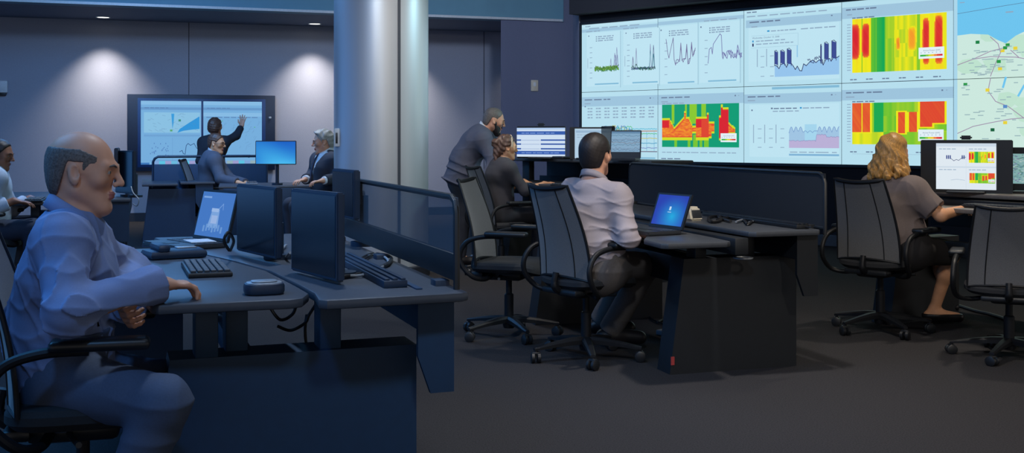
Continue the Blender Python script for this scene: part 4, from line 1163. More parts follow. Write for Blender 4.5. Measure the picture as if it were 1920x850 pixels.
# middle desk
p = pic_desktop(.29, .18, (36, 60, 170), (30, 170, 220), 42, .62, .3); p.up(); p.rect(.47, .5, .53, .62, (190, 216, 240)); p.rect(.44, .42, .56, .45, (150, 190, 230))
laptop('laptop', 'open laptop with a blue desktop on the middle desk', ONZ(1246, 436, .742), 208, p, .33, .23, .215, 20)
sb = empty('desk_speaker', ONZ(1299, 414, .785), 30, 'small beige speaker box beside the blue laptop on the middle desk', 'speaker')
vs = [(-.045, -.05, 0), (.045, -.05, 0), (.045, .05, 0), (-.045, .05, 0), (-.04, -.02, .085), (.04, -.02, .085), (.04, .04, .085), (-.04, .04, .085)]
bm = bmesh.new(); bv = [bm.verts.new(v) for v in vs]
for f in ((3, 2, 1, 0), (4, 5, 6, 7), (0, 1, 5, 4), (1, 2, 6, 5), (2, 3, 7, 6), (3, 0, 4, 7)): bm.faces.new([bv[i] for i in f])
bmesh.ops.bevel(bm, geom=bm.edges[:], offset=.012, segments=3, affect='EDGES'); MB().bm(bm).build('case', M_BEIGE, sb)
MB().box((0, -.036, .042), (.066, .004, .05), .002, M=Matrix.Rotation(-.33, 4, 'X')).build('grille', M_LAPTOP, sb)
def q8(px, py): return ONZ(px, py, .797)
cg = 'cables heaped on the middle desk'
cable([q8(1316, 396), q8(1340, 402), q8(1352, 412), q8(1335, 416), q8(1330, 408), q8(1362, 404), q8(1375, 408)], .009, 'thick black cable coil just right of the beige speaker box', M_CABLE, cg)
cable([q8(1345, 412), q8(1366, 408), q8(1378, 402), q8(1362, 400), q8(1350, 408), q8(1370, 415)], .009, 'black cable bundle in the middle of the cable heap', M_CABLE, cg)
cable([q8(1372, 404), q8(1392, 410), q8(1402, 420), q8(1410, 412), q8(1396, 406), q8(1420, 408)], .008, 'black cable with plug ends at the right of the cable heap', M_CABLE, cg)
cable([q8(1380, 416), q8(1392, 412), q8(1408, 404), q8(1419, 410), q8(1404, 418)], .006, 'silvery cable crossing the black cables on the middle desk', M_CABLEG, cg)
cable([q8(1425, 411), q8(1450, 414), q8(1500, 424), q8(1522, 427)], .005, 'straight black cable running along the rail of the middle desk', M_CABLE, cg)
cup = empty('cable_grommet', (0, 0, 0), 0, 'silver ring lying on top of the near pedestal of the middle desk', 'ring')
cup.location = ONZ(1393, 486, .626); MB().lathe([(.05, 0), (.055, .004), (.055, .01), (.04, .012), (.038, .003)], 24, caps=False).build('ring', M_SILVER, cup)
fl = [G for G in (ONZ(1232, 605, .01), ONZ(1245, 600, .01), ONZ(1262, 606, .01), ONZ(1270, 618, .01), ONZ(1250, 610, .01), ONZ(1225, 600, .012), ONZ(1216, 590, .012), ONZ(1222, 597, .01))]
cable(fl, .007, 'black cord coiled on the carpet beside the middle desk pedestal', M_CABLE)
ad = rbox('power_adapter', 'pale power adapter lying on the carpet beside the middle desk pedestal', 'adapter', ONZ(1255, 630, 0), (.09, .16, .035), 40, M_CABLEG, .01)

# desk of the young woman
def onS(px, py): return ONZ(px, py, 1.075)
monitor('monitor', 'lit monitor showing a blue and white table beside the dark pier', P(1014, 297, 11.0), 250, .50, .315, pic_table(), 1.075, webcam=True)
monitor('monitor', 'lit monitor half hidden behind the dark-haired man in the pale shirt', P(1104, 300, 10.75), 262, .37, .315, pic_plain(.27, .285), 1.075)
monitor('monitor', 'dark monitor seen edge-on between two lit screens at the back desk', P(1137, 298, 10.6), 196, .3, .31, None, 1.075)
laptop('laptop', 'open black laptop showing wavy traces below the left end of the video wall', onS(1172, 301), 250, pic_waves(.27, .19), .29, .2, .26, 8)
MB_ = rbox('computer_box', 'flat black box lying on the back desk shelf between monitors', 'box', onS(1052, 299), (.1, .16, .03), 39, M_BLK, .008)
keyboard('black keyboard in front of the typing hands of the young woman', ONZ(1070, 350, .845), 39, .4, .14)
mouse = None
# desk of the woman on the right
monitor('monitor', 'large monitor showing charts and two heat maps in front of the blonde woman', P(1811, 362, 7.5), 243, .575, .355, pic_dash(.375, .31), .912, webcam=True)
monitor('monitor', 'monitor at the right edge showing a speckled grey-green picture', P(1932, 357, 7.45), 236, .44, .285, pic_map2(.41, .2), .912)
keyboard('black keyboard under the right hand of the blonde woman', ONZ(1868, 392, .83), 32, .42, .14)
ns = rbox('paper_stack', 'low stack of pale papers behind the chair at the right edge', 'papers', ONZ(1868, 396, .83) + Vector((.12, -.32, 0)), (.2, .3, .02), 50, mat('paper', (190, 196, 204), .8), .003)
# far-left desk
monitor('monitor', 'dark monitor seen from the side on the far-left desk', P(232, 363, 9.4), 222, .36, .36, None, .78, arm=True, shell=M_VEILPL)
monitor('monitor', 'tall dark monitor edge standing behind another on the far-left desk', P(216, 350, 9.55), 196, .3, .33, None, .78, arm=True, shell=M_VEILPL)
keyboard('black keyboard under the hands of the man at the far left edge', ONZ(66, 377, .765), 18, .4, .14, M_BLK)
cable([P(246, 350, 9.25), P(250, 362, 9.2), P(260, 374, 9.15), P(257, 386, 9.15), P(249, 382, 9.2)], .005, 'grey cable looping off the end of the far-left desk', M_CABLEG)
# desk between the two seated men at the back
m5 = monitor('monitor', 'lit monitor with a plain blue desktop between the two seated men at the back', P(517, 309, 12.6), 272, .455, .27, pic_desktop(.44, .25, (16, 84, 190), (70, 184, 236), 44, diag=True), .745, arm=True, shell=M_VEILPL)
keyboard('pale keyboard in front of the seated man in glasses', ONZ(472, 345, .745), 14, .38, .13, M_CABLEG)

cable([ONZ(1776, 566, .012), ONZ(1800, 574, .012), ONZ(1832, 584, .014), ONZ(1858, 590, .012), ONZ(1890, 600, .012)], .012, 'black cord lying on the carpet between the two chairs on the right', M_CABLE)
# ================================================================== people
def skin(name, rgb): return mat(name, rgb, .5, noise=.06, nscale=25, spec=.4)
def head_frame(c, fwd, up=(0, 0, 1), s=1.0):
    f = unit(A3(fwd)); u = A3(up); u = unit(u - f * float(u @ f)); r = np.cross(f, u)
    R = np.stack([r, f, u]); c = A3(c)
    T = lambda x, y, z: c + s * (x * r + y * f + z * u)
    return R, T, s, c
def add_head(S, HF, fem=False):
    R, T, s, c = HF
    j = .9 if fem else 1.0
    S.ell(T(0, -.014, .036), np.array([.0755, .096, .088]) * s, R, .02)
    S.econe(T(0, .03, .005), T(0, .052, -.088), R[0], (.062 * s, .058 * s), (.034 * s * j, .034 * s), .03)
    for q in (-1, 1):
        S.cone(T(q * .05 * j, .0, -.045), T(q * .018, .066, -.096), .024 * s * j, .016 * s, .025)
        S.ball(T(q * .044, .056, -.012), .022 * s, .025)
        S.cone(T(q * .042, .07, .028), T(q * .006, .087, .026), .01 * s, .010 * s, .018)
    S.ball(T(0, .074, -.1), .016 * s * j, .018)
    for q in (-1, 1): S.ball(T(q * .033, .094, .010), .0125 * s, .014, sub=True)
    S.cone(T(0, .088, .022), T(0, .112, -.02), .0075 * s, .0105 * s * j, .012)
    for q in (-1, 1): S.ball(T(q * .0115, .098, -.025), .0078 * s, .008)
    S.ell(T(0, .087, -.053), np.array([.023, .011, .0065]) * s, R, .008)
    S.ell(T(0, .0855, -.064), np.array([.02, .011, .0075]) * s, R, .006)
    for q in (-1, 1): S.ball(T(q * .032, .074, .010), .0125 * s, .002)
    for q in (-1, 1):
        rr = R.copy(); tilt = .25; ry = R[1] * math.cos(tilt) - R[2] * math.sin(tilt) * -1; 
        b1 = unit(R[1] * math.cos(.25) + R[2] * .25); b2 = unit(R[2] - b1 * float(R[2] @ b1) - R[1] * 0)
        b0 = unit(R[0] * q + R[1] * -.35); b1 = unit(b1 - b0 * float(b1 @ b0)); b2 = np.cross(b0, b1)
        RE = np.stack([b0, b1, b2])
        S.ell(T(q * .079, -.008, -.002), np.array([.0085, .019, .033]) * s, RE, .008)
        S.ell(T(q * .0865, -.003, .005), np.array([.0085, .0105, .019]) * s, RE, .004, sub=True)
def skin_slots(HF, lips=True):
    """0 skin, 1 lips, 2 eye white, 3 iris"""
    R, T, s, c = HF
    def fn(p):
        q = (p - c) @ R.T / s
        out = np.zeros(len(p), int)
        e = np.minimum(((q - np.array([.032, .074, .010])) ** 2).sum(1), ((q - np.array([-.032, .074, .010])) ** 2).sum(1))
        out[(e < .0132 ** 2) & (q[:, 1] > .079) & (np.abs(q[:, 2] - .010) < .0032)] = 2
        ir = np.minimum((q[:, 0] - .032) ** 2, (q[:, 0] + .032) ** 2) + (q[:, 2] - .010) ** 2
        out[(ir < .0055 ** 2) & (q[:, 1] > .08)] = 3
        lp = (np.abs(q[:, 0]) < .022) & (q[:, 1] > .084) & (q[:, 2] < -.047) & (q[:, 2] > -.071)
        out[lp] = 1
        return out
    return fn
M_EYEW = mat('eye_white', (150, 146, 144), .3); M_IRIS = mat('iris', (40, 32, 28), .3)
def add_hand(S, w, d, n, t, s=1.0, curl=.5, spread=.1, thumb=.5, lens=(.074, .081, .076, .06)):
    """w wrist, d towards the fingers, n out of the palm, t towards the thumb"""
    w = A3(w); d = unit(A3(d)); n = A3(n); n = unit(n - d * float(n @ d)); t = np.cross(n, d) * (1 if np.dot(np.cross(n, d), A3(t)) > 0 else -1)
    S.econe(w, w + d * .03 * s, t, (.028 * s, .02 * s), (.032 * s, .016 * s), .02)
    S.econe(w + d * .02 * s, w + d * .082 * s + n * .004 * s, t, (.03 * s, .0155 * s), (.040 * s, .0125 * s), .015, cap=.012 * s)
    curls = curl if isinstance(curl, (list, tuple)) else [curl, curl * 1.05, curl * 1.15, curl * 1.2]
    for i in range(4):
        off = (.0305 - .0205 * i) * s
        p = w + d * (.088 - .004 * abs(i - 1)) * s + t * off
        a = 0.0; dd = unit(d + t * spread * (1.2 - .85 * i))
        rr = [.0092, .0094, .0090, .0078][i] * s; L = lens[i] * s
        for k, fr in enumerate((.45, .31, .24)):
            a += curls[i] * (.75 if k == 0 else 1.0)
            v = dd * math.cos(a) + n * math.sin(a); q = p + v * L * fr
            S.cone(p, q, rr, rr * .9, .005 if k else .009); p = q; rr *= .92
    p = w + d * .028 * s + t * .027 * s + n * .004 * s
    v = unit(d * .75 + t * (.75 - .35 * thumb) + n * .45 * thumb); q = p + v * .045 * s
    S.cone(p, q, .0135 * s, .0108 * s, .014)
    v2 = unit(d * .95 + t * (.35 - .4 * thumb) + n * .35 * thumb); q2 = q + v2 * .033 * s
    S.cone(q, q2, .0105 * s, .0088 * s, .006)
def limb(S, a, b, r1, r2, bulge=0, at=.35, side=None, k=.03):
    S.cone(a, b, r1, r2, k)
    if bulge:
        a = A3(a); b = A3(b); m = a + (b - a) * at; off = A3(side) * bulge if side is not None else 0
        S.ball(m + off, (r1 * (1 - at) + r2 * at) * 1.03, .05)
def add_torso(S, J, inf=0.0, fem=False, belly=0.0, up=True):
    """J: hip chest neck, side vectors at hip and chest"""
    hip, chest, neck = A3(J['hip']), A3(J['chest']), A3(J['neck'])
    sh = unit(A3(J['sideh'])); sc = unit(A3(J['sidec']))
    waist = hip * .5 + chest * .5 + (A3(J['bend']) if 'bend' in J else 0)
    g = .92 if fem else 1.0; i = inf
    S.econe(hip - (waist - hip) * .1, hip + (waist - hip) * .5, sh, (.168 * g * 1.0 + i, .118 * g + i), (.155 * g + i, .112 * g + belly * .6 + i), .06)
    S.econe(hip + (waist - hip) * .5, waist, sh + sc, (.155 * g + i, .112 * g + belly * .6 + i), (.148 * g * (.92 if fem else 1) + i, .11 * g + belly + i), .06)
    S.econe(waist, chest, sh + sc, (.148 * g * (.92 if fem else 1) + i, .11 * g + belly + i), (.165 * g + i, .118 * g + i), .06)
    top = chest + (neck - chest) * .62
    S.econe(chest, top, sc, (.165 * g + i, .118 * g + i), (.125 * g + i, .085 * g + i), .06)
    for q in ('R', 'L'):
        s_ = A3(J['s' + q]); 
        S.cone(chest + (neck - chest) * .78, s_ + (neck - chest) * .05, .052 * g + i, .05 * g + i, .06)
        S.cone(s_, chest + (s_ - chest) * .55 - (neck - chest) * .15, .058 * g + i, .085 * g + i, .06)
    if fem and inf >= 0:
        f = np.cross(unit(neck - chest), sc); f = f if np.dot(f, A3(J['fwd'])) > 0 else -f
        for q in (-1, 1): S.ball(chest + sc * .075 * q + f * .075 - (neck - chest) * .1, .055 + i, .06)
def arm(S, J, q, inf=0.0, s=1.0, wr=.028):
    limb(S, J['s' + q], J['e' + q], .052 * s + inf, .042 * s + inf, k=.05); limb(S, J['e' + q], J['w' + q], .043 * s + inf, wr * s + inf, k=.03)
def leg(S, J, q, inf=0.0, s=1.0, cuff=None, k=.05):
    limb(S, J['p' + q], J['k' + q], .088 * s + inf, .06 * s + inf, k=k)
    limb(S, J['k' + q], J['a' + q], .058 * s + inf, (.038 * s + inf) if cuff is None else cuff, bulge=.0 if cuff else .012, side=(0, 0, 0), k=.03)
def add_foot(S, a, d, s=1.0, inf=0.0, z=None):
    a = A3(a); d = unit(np.array([d[0], d[1], 0], np.float32)); sole = (a[2] - .085 * s) if z is None else z
    h = np.array([0, 0, 1], np.float32)
    base = np.array([a[0], a[1], sole], np.float32)
    S.cone(base - d * .045 * s + h * .04 * s, base + d * .03 * s + h * .045 * s, .036 * s + inf, .04 * s + inf, .03)
    S.cone(base + d * .03 * s + h * .045 * s, base + d * .165 * s + h * .03 * s, .042 * s + inf, .032 * s + inf, .03)
    S.cone(a, base + h * .05 * s, .036 * s + inf, .04 * s + inf, .03)
    return base
def shoe(parent, a, d, m, s=1.0, h=.005, low=False):
    S = SDF(); b = add_foot(S, a, d, s, .008); S.plane(b - np.array([0, 0, .004]), (0, 0, -1)); S.plane(A3(a) + np.array([0, 0, -.005 if not low else -.03]), (0, 0, 1)); return S.build('shoe', m, parent, h)
def neck_cut(S, J, r=.062):
    n, hd = A3(J['neckbase']) if 'neckbase' in J else A3(J['neck']), A3(J['head']); S.cone(n + (hd - n) * .12, n + (hd - n) * 1.6, r, r * 1.4, .012, sub=True)
def collar(parent, J, m, h=.034, r=.066, gap=.5, fwd=None, flare=.016, drop=.034, lift=.024):
    """folded shirt collar: a band round the neck, open at the throat, turned down outside"""
    n, hd = A3(J['neck']), A3(J['head']); ax = unit(hd - n); ax = unit(ax + np.array([0, 0, .8]))
    f = A3(fwd); f = unit(f - ax * float(f @ ax)); rt = np.cross(f, ax)
    base = n + ax * lift + f * .008
    vs = []; N = 40; prof = [(0.0, -.012), (.0, h * .6), (.003, h), (.008, h * 1.02), (flare * .8, h * .55), (flare * 1.3, h - h * 1.1 - .002)]
    for i in range(N + 1):
        a = gap * .5 + (2 * PI - gap) * i / N
        tip = max(0, 1 - min(i, N - i) / 5.0)
        dirv = f * math.cos(a) + rt * math.sin(a)
        for j, (dr, dz) in enumerate(prof):
            z = dz - .03 * math.cos(a)
            if j == len(prof) - 1: z -= drop * tip
            vs.append(base + dirv * (r * (1 + .1 * abs(math.cos(a))) + dr) + ax * z)
    K = len(prof); fs = []
    for i in range(N):
        for j in range(K - 1): fs.append((i * K + j, i * K + j + 1, (i + 1) * K + j + 1, (i + 1) * K + j))
    o3 = np.array(parent.location)
    o = MB().add([tuple(v - o3) for v in vs], fs).build('collar', m, parent, angle=80)
    md = o.modifiers.new('thick', 'SOLIDIFY'); md.thickness = .003; return o
def headlocal(HF):
    R, T, s, c = HF
    return lambda p: (p - c) @ R.T / s
def hair_cap(parent, HF, m, h, thick=.008, line=None, extra=None, noise=.0025, nf=160, name='hair', seed=1):
    """close hair: the skull grown a little, cut along a hairline; line(q) > 0 where hair grows (head units)"""
    R, T, s, c = HF; S = SDF()
    S.ell(T(0, -.014, .036), np.array([.0755 + thick, .096 + thick, .088 + thick]) * s, R, .01)
    S.ell(T(0, -.05, -.03), np.array([.056 + thick, .044 + thick, .06]) * s, R, .04)
    if extra: extra(S, T, s, R)
    hl = headlocal(HF)
    S.clip(lambda p: -line(hl(p)) * s)
    r = np.random.RandomState(seed); d1 = unit(r.randn(3)); d2 = unit(r.randn(3))
    S.disp(lambda p: (noise * s * (np.sin(p @ d1 * nf) + np.sin(p @ d2 * nf * 1.3 + 2 * np.sin(p @ d1 * 40))) * .5).astype(np.float32))
    return S.build(name, m, parent, h)
def hairline(front=.075, side=.0, back=-.07, yfront=.06, temple=.035):
    """standard short haircut: forehead line, sideburns before the ear, nape"""
    def f(q):
        x, y, z = np.abs(q[:, 0]), q[:, 1], q[:, 2]
        low = np.where(y > .012, side + np.clip((y - .012) / (yfront - .012), 0, 1.6) * (front - side), np.where(y > -.03, side + .03, back + np.clip((y + .06) / .03, 0, 1) * (side + .03 - back)))
        return np.maximum(z - low, -1) 
    return f
def brows(parent, HF, m):
    R, T, s, c = HF; o = np.array(parent.location); mb = MB()
    for q in (-1, 1): mb.tube([T(q * .014, .0965, .0275) - o, T(q * .03, .0925, .033) - o, T(q * .048, .077, .027) - o], [.003 * s, .0038 * s, .002 * s], 6)
    mb.build('eyebrows', m, parent)
def person_root(J, label, group=None):
    h = Vector(J['hip']); r = empty('person', (h.x, h.y, 0), 0, label, 'person'); return r
def check(tag_, J):
    for q in 'RL':
        def L(a, b): return (Vector(J[a + q]) - Vector(J[b + q])).length
        print('BONES', tag_, q, 'upper %.2f fore %.2f thigh %.2f calf %.2f' % (L('s', 'e'), L('e', 'w'), L('p', 'k'), L('k', 'a')), 'neck-hip %.2f head-neck %.2f' % ((Vector(J['neck']) - Vector(J['hip'])).length, (Vector(J['head']) - Vector(J['neck'])).length))
def full_body(S, J, HF, fem=False, s=1.0, neck_r=.056, hands=(), feet=()):
    add_head(S, HF, fem)
    n = A3(J['neck']); c = HF[3]
    S.cone(n + (c - n) * -.15, HF[1](0, -.022, -.04), (neck_r + .006) * (1 if not fem else .86), neck_r * (1 if not fem else .84), .03)
    add_torso(S, J, -.006, fem)
    for q in 'RL': arm(S, J, q, 0, s); leg(S, J, q, 0, s)
    for a, d in feet: add_foot(S, a, d, s)
    for hd in hands: add_hand(S, *hd[0], **hd[1])
def sleeve_cut(S, J, q, back=.0):
    w, e = A3(J['w' + q]), A3(J['e' + q]); d = unit(w - e); p0 = w - d * back
    def f(p):
        r = p - p0; t = r @ d; rad = np.linalg.norm(r - t[:, None] * d, axis=1)
        return np.where((rad < .085) & (t > -.12), t, -1.0).astype(np.float32)
    S.clip(f)
def shirt(parent, J, m, h, inf=.014, sl=.012, fem=False, belly=0.0, amp=.006, f=38, seed=3, cut=.01, waist=None, neck_r=.064, name='shirt', s=1.0, spots=None, base=.25, extra=None, matfn=None, cuff=.004, upper_only=False):
    S = SDF(); add_torso(S, J, inf, fem, belly)
    for q in 'RL':
        if upper_only:
            e = A3(J['s' + q]) + (A3(J['e' + q]) - A3(J['s' + q])) * upper_only
            limb(S, J['s' + q], e, .056 * s + sl, .056 * s + sl, k=.05)
            d = unit(e - A3(J['s' + q]))
            def fc(p, e=e, d=d):
                r = p - e; t = r @ d; rad = np.linalg.norm(r - t[:, None] * d, axis=1); return np.where((rad < .1) & (t > -.05), t, -1.0).astype(np.float32)
            S.clip(fc)
        else: arm(S, J, q, sl, s, .03 + cuff)
    if extra: extra(S)
    sp = [(J['e' + q], .10, 1.0) for q in 'RL'] + [(A3(J['hip']) * .6 + A3(J['chest']) * .4, .16, .7)] + [(J['s' + q], .09, .35) for q in 'RL']
    S.disp(folds(amp, f, seed, sp if spots is None else spots, base))
    if not upper_only:
        for q in 'RL': sleeve_cut(S, J, q, cut)
    neck_cut(S, J, neck_r)
    if waist is not None: S.plane(*waist)
    return S.build(name, m, parent, h, matfn)
def trousers(parent, J, m, h, inf=.016, cuff=.062, top=None, seed=5, amp=.005, s=1.0, name='trousers'):
    S = SDF()
    hip = A3(J['hip']); up = unit(A3(J['chest']) - hip); sh = unit(A3(J['sideh']))
    S.econe(hip - up * .04, hip + up * .15, sh, (.172 * s + inf, .125 * s + inf), (.158 * s + inf, .118 * s + inf), .05)
    for q in 'RL': leg(S, J, q, inf, s, cuff)
    S.disp(folds(amp, 34, seed, [(J['kR'], .13, .9), (J['kL'], .13, .9), (J['pR'], .12, .8), (J['pL'], .12, .8)], .25))
    for q in 'RL':
        a, k = A3(J['a' + q]), A3(J['k' + q]); d = unit(a - k); p0 = a + d * .02
        def f(p, p0=p0, d=d):
            r = p - p0; t = r @ d; rad = np.linalg.norm(r - t[:, None] * d, axis=1); return np.where((rad < .11) & (t > -.15), t, -1.0).astype(np.float32)
        S.clip(f)
    S.clip(lambda p: np.where(((p - hip)[:, :2] ** 2).sum(1) < .27 ** 2, (p - hip - up * .165) @ up, -1.0).astype(np.float32))
    return S.build(name, m, parent, h)
def vcut(S, J, HFf, z0=.06, w=.34, depth=.3):
    """open front of a jacket, a V from the throat down"""
    ch, nk = A3(J['chest']), A3(J['neck']); up = unit(nk - ch); sc = unit(A3(J['sidec'])); f = A3(J['fwd']); f = unit(f - up * float(f @ up)); sc = np.cross(up, f)
    p0 = nk - up * depth
    S.clip(lambda p: np.minimum(np.minimum(((p - p0) @ up) * w - np.abs((p - p0) @ sc), (p - p0) @ f - .02), .03).astype(np.float32))
SKIN1 = [skin('skin_fair', (205, 150, 122)), mat('lips_fair', (172, 106, 96), .45), M_EYEW, M_IRIS]
SKIN2 = [skin('skin_tan', (214, 158, 120)), mat('lips_tan', (176, 104, 92), .45), M_EYEW, M_IRIS]
SKIN3 = [skin('skin_brown', (138, 92, 70)), mat('lips_brown', (120, 72, 64), .45), M_EYEW, M_IRIS]
M_DARKHAIR = mat('hair_dark', (38, 30, 28), .55, noise=.3, nscale=120); M_GREYHAIR = mat('hair_grey', (150, 146, 140), .55, noise=.3, nscale=120)
M_SALT = mat('hair_greying', (92, 84, 80), .6, noise=.45, nscale=170); M_BLONDE = mat('hair_blonde', (186, 138, 74), .45, noise=.4, nscale=70, stretch=(3, 3, .5)); M_BROWNH = mat('hair_brown', (84, 58, 46), .5, noise=.35, nscale=90)
M_SHOE = mat('shoe_leather', (28, 26, 28), .4); M_BELT = mat('belt_leather', (24, 22, 22), .45)

# ---- 1: man in the blue shirt, left foreground
def man_blue():
    J = dict(head=P(156, 325, 3.42), neck=P(134, 408, 3.42), chest=P(128, 520, 3.42), hip=P(122, 708, 3.44), fwd=hv(14),
             sideh=hv(-76), sidec=hv(-78), sR=P(116, 456, 3.25), sL=P(150, 450, 3.58),
             eR=P(126, 588, 3.10), wR=P(296, 533, 3.30), eL=P(246, 512, 3.74), wL=P(238, 575, 3.42),
             pR=P(124, 722, 3.34), pL=P(120, 708, 3.53), kR=P(306, 756, 3.16), kL=P(310, 722, 3.56), aR=P(205, 1010, 3.2), aL=P(300, 985, 3.6))
    J['bend'] = np.array([-.03, 0, 0]); J['sR'] = Vector(J['sR'])
    check('P1', J); r = person_root(J, 'balding man in a blue dress shirt seated at the left foreground desk')
    HF = head_frame(J['head'], hv(8) + Vector((0, 0, -.1)), s=1.02)
    S = SDF(); full_body(S, J, HF, feet=[(J['aR'], (1, .1)), (J['aL'], (1, .2))],
        hands=[((J['wR'], P(395, 529, 3.42) - P(298, 531, 3.30), (0, 0, -1), (-.3, 1, 0)), dict(curl=[.42, .5, .55, .6], spread=.05, thumb=.4)),
               ((J['wL'], P(232, 606, 3.3) - J['wL'], (.9, -.1, .3), (-.3, 0, 1)), dict(curl=[.8, .8, .8, .85], spread=.02, thumb=.6))])
    S.build('body', SKIN1, r, .0042, skin_slots(HF))
    M = mat('shirt_blue', (116, 132, 172), .75, noise=.04, nscale=200)
    shirt(r, J, M, .0048, inf=.014, sl=.016, belly=.015, amp=.017, f=105, seed=12, cut=-.005, base=.38, cuff=.012, neck_r=.068)
    S = SDF()
    for q in 'RL':
        w, e = A3(J['w' + q]), A3(J['e' + q]); d = unit(w - e); S.cone(w - d * .055, w + d * .02, .046, .043, .005)
    for q in 'RL': sleeve_cut(S, J, q, -.012)
    S.build('cuffs', M, r, .004)
    collar(r, J, M, .036, .062, .5, hv(14), lift=.006, flare=.02)
    trousers(r, J, mat('trousers_veil_blue', (74, 88, 114), .8, noise=.08, nscale=160), .006, inf=.015, cuff=.072, amp=.014)  # taupe cloth coloured bluer to carry the blue veil
    for q in 'RL': shoe(r, J['a' + q], (1, .1), M_SHOE)
    def ln(q):
        x, y, z = np.abs(q[:, 0]), q[:, 1], q[:, 2]
        top = .072 + .012 * np.sin(y * 60) * 0 - np.clip(y - .0, 0, 1) * .35       # bald crown
        low = np.where(y > .018, .5 + 0 * y, np.where(y > -.03, .035 + 0 * y, -.075 + np.clip((y + .06) / .03, 0, 1) * .11))
        low = np.where((y > .012) & (y < .05), .0 + (y - .012) * .9, low)
        return np.minimum(z - low, top - z)
    hair_cap(r, HF, M_SALT, .004, .0035, ln, noise=.0008, nf=420)
    brows(r, HF, M_SALT)
# ---- 2: man at the far left edge
def man_far_left():
    J = dict(head=P(0, 291, 9.0), neck=P(-12, 318, 9.0), chest=P(-16, 350, 9.0), hip=P(-22, 433, 9.0), fwd=hv(10), sideh=hv(-80), sidec=hv(-80),
             sR=P(-8, 336, 8.82), sL=P(-8, 332, 9.17), eR=P(-24, 396, 8.75), wR=P(26, 377, 8.85), eL=P(22, 392, 9.3), wL=P(56, 372, 9.45),
             pR=P(-20, 438, 8.9), pL=P(-22, 436, 9.1), kR=P(62, 428, 8.95), kL=P(66, 424, 9.2), aR=P(58, 536, 8.95), aL=P(62, 528, 9.2))
    check('P2', J); r = person_root(J, 'dark-haired man in a pale shirt typing at the far left edge of the photo')
    HF = head_frame(J['head'], hv(3) + Vector((0, 0, -.22)))
    S = SDF(); full_body(S, J, HF, feet=[(J['aR'], (1, .1)), (J['aL'], (1, .1))],
        hands=[((J['wR'], Vector((1, .3, -.12)), (0, 0, -1), (0, 1, 0)), dict(curl=.3)), ((J['wL'], Vector((1, -.1, -.12)), (0, 0, -1), (0, -1, 0)), dict(curl=.3))])
    S.build('body', SKIN3, r, .0065, skin_slots(HF))
    M = mat('shirt_pale', (176, 190, 210), .8, noise=.05, nscale=100)
    shirt(r, J, M, .009, inf=.02, sl=.02, amp=.008, seed=2, cut=.05, belly=.02); collar(r, J, M, .036, .062, .5, hv(10))
    trousers(r, J, mat('trousers_navy', (34, 44, 64), .8), .011)
    for q in 'RL': shoe(r, J['a' + q], (1, .1), M_SHOE, h=.009)
    hair_cap(r, HF, M_DARKHAIR, .007, .006, hairline(.085, -.005)); brows(r, HF, M_DARKHAIR)
# ---- 3: standing woman pointing at the display
def woman_standing():
    d = 15.2
    J = dict(head=P(404, 238, d), neck=P(401, 259, d), chest=P(400, 278, d), hip=P(399, 326, d), fwd=hv(75), sideh=hv(-15), sidec=hv(-12),
             sR=P(420, 267, d), sL=P(382, 268, d), eR=P(443, 255, d + .2), wR=P(453, 237, d + .35), eL=P(375, 302, d - .1), wL=P(380, 330, d + .1),
             pR=P(409, 330, d), pL=P(390, 330, d), kR=P(409, 378, d), kL=P(390, 378, d), aR=P(409, 424, d), aL=P(390, 424, d))
    check('P3', J); r = person_root(J, 'woman in black standing with one hand raised to the big wall display')
    HF = head_frame(J['head'], hv(62), s=.95)
    S = SDF(); full_body(S, J, HF, True, .85, feet=[(J['aR'], (.2, 1)), (J['aL'], (.2, 1))],
        hands=[((J['wR'], Vector((.1, .2, 1)), (.2, 1, -.1), (-1, 0, 0)), dict(curl=.08, spread=.22, thumb=.1)), ((J['wL'], Vector((0, .3, -1)), (1, 0, 0), (0, 1, 0)), dict(curl=.3))])
    S.build('body', SKIN1, r, .007, skin_slots(HF))
    M = mat('top_black', (38, 42, 52), .85); shirt(r, J, M, .010, .02, .016, True, amp=.006, cut=.03, s=.9, name='top', neck_r=.055)
    trousers(r, J, mat('trousers_black', (30, 32, 40), .85), .012, s=.92)
    for q in 'RL': shoe(r, J['a' + q], (.2, 1), M_SHOE, .9, .009)
    hair_cap(r, HF, M_BROWNH, .007, .014, lambda q: np.where(q[:, 1] > .03, q[:, 2] - .06, np.where(q[:, 1] > -.005, q[:, 2] + .04, q[:, 2] + .085)), lambda S, T, s, R: S.ell(T(0, -.03, -.02), np.array([.082, .07, .085]) * s, R, .04), noise=.004)
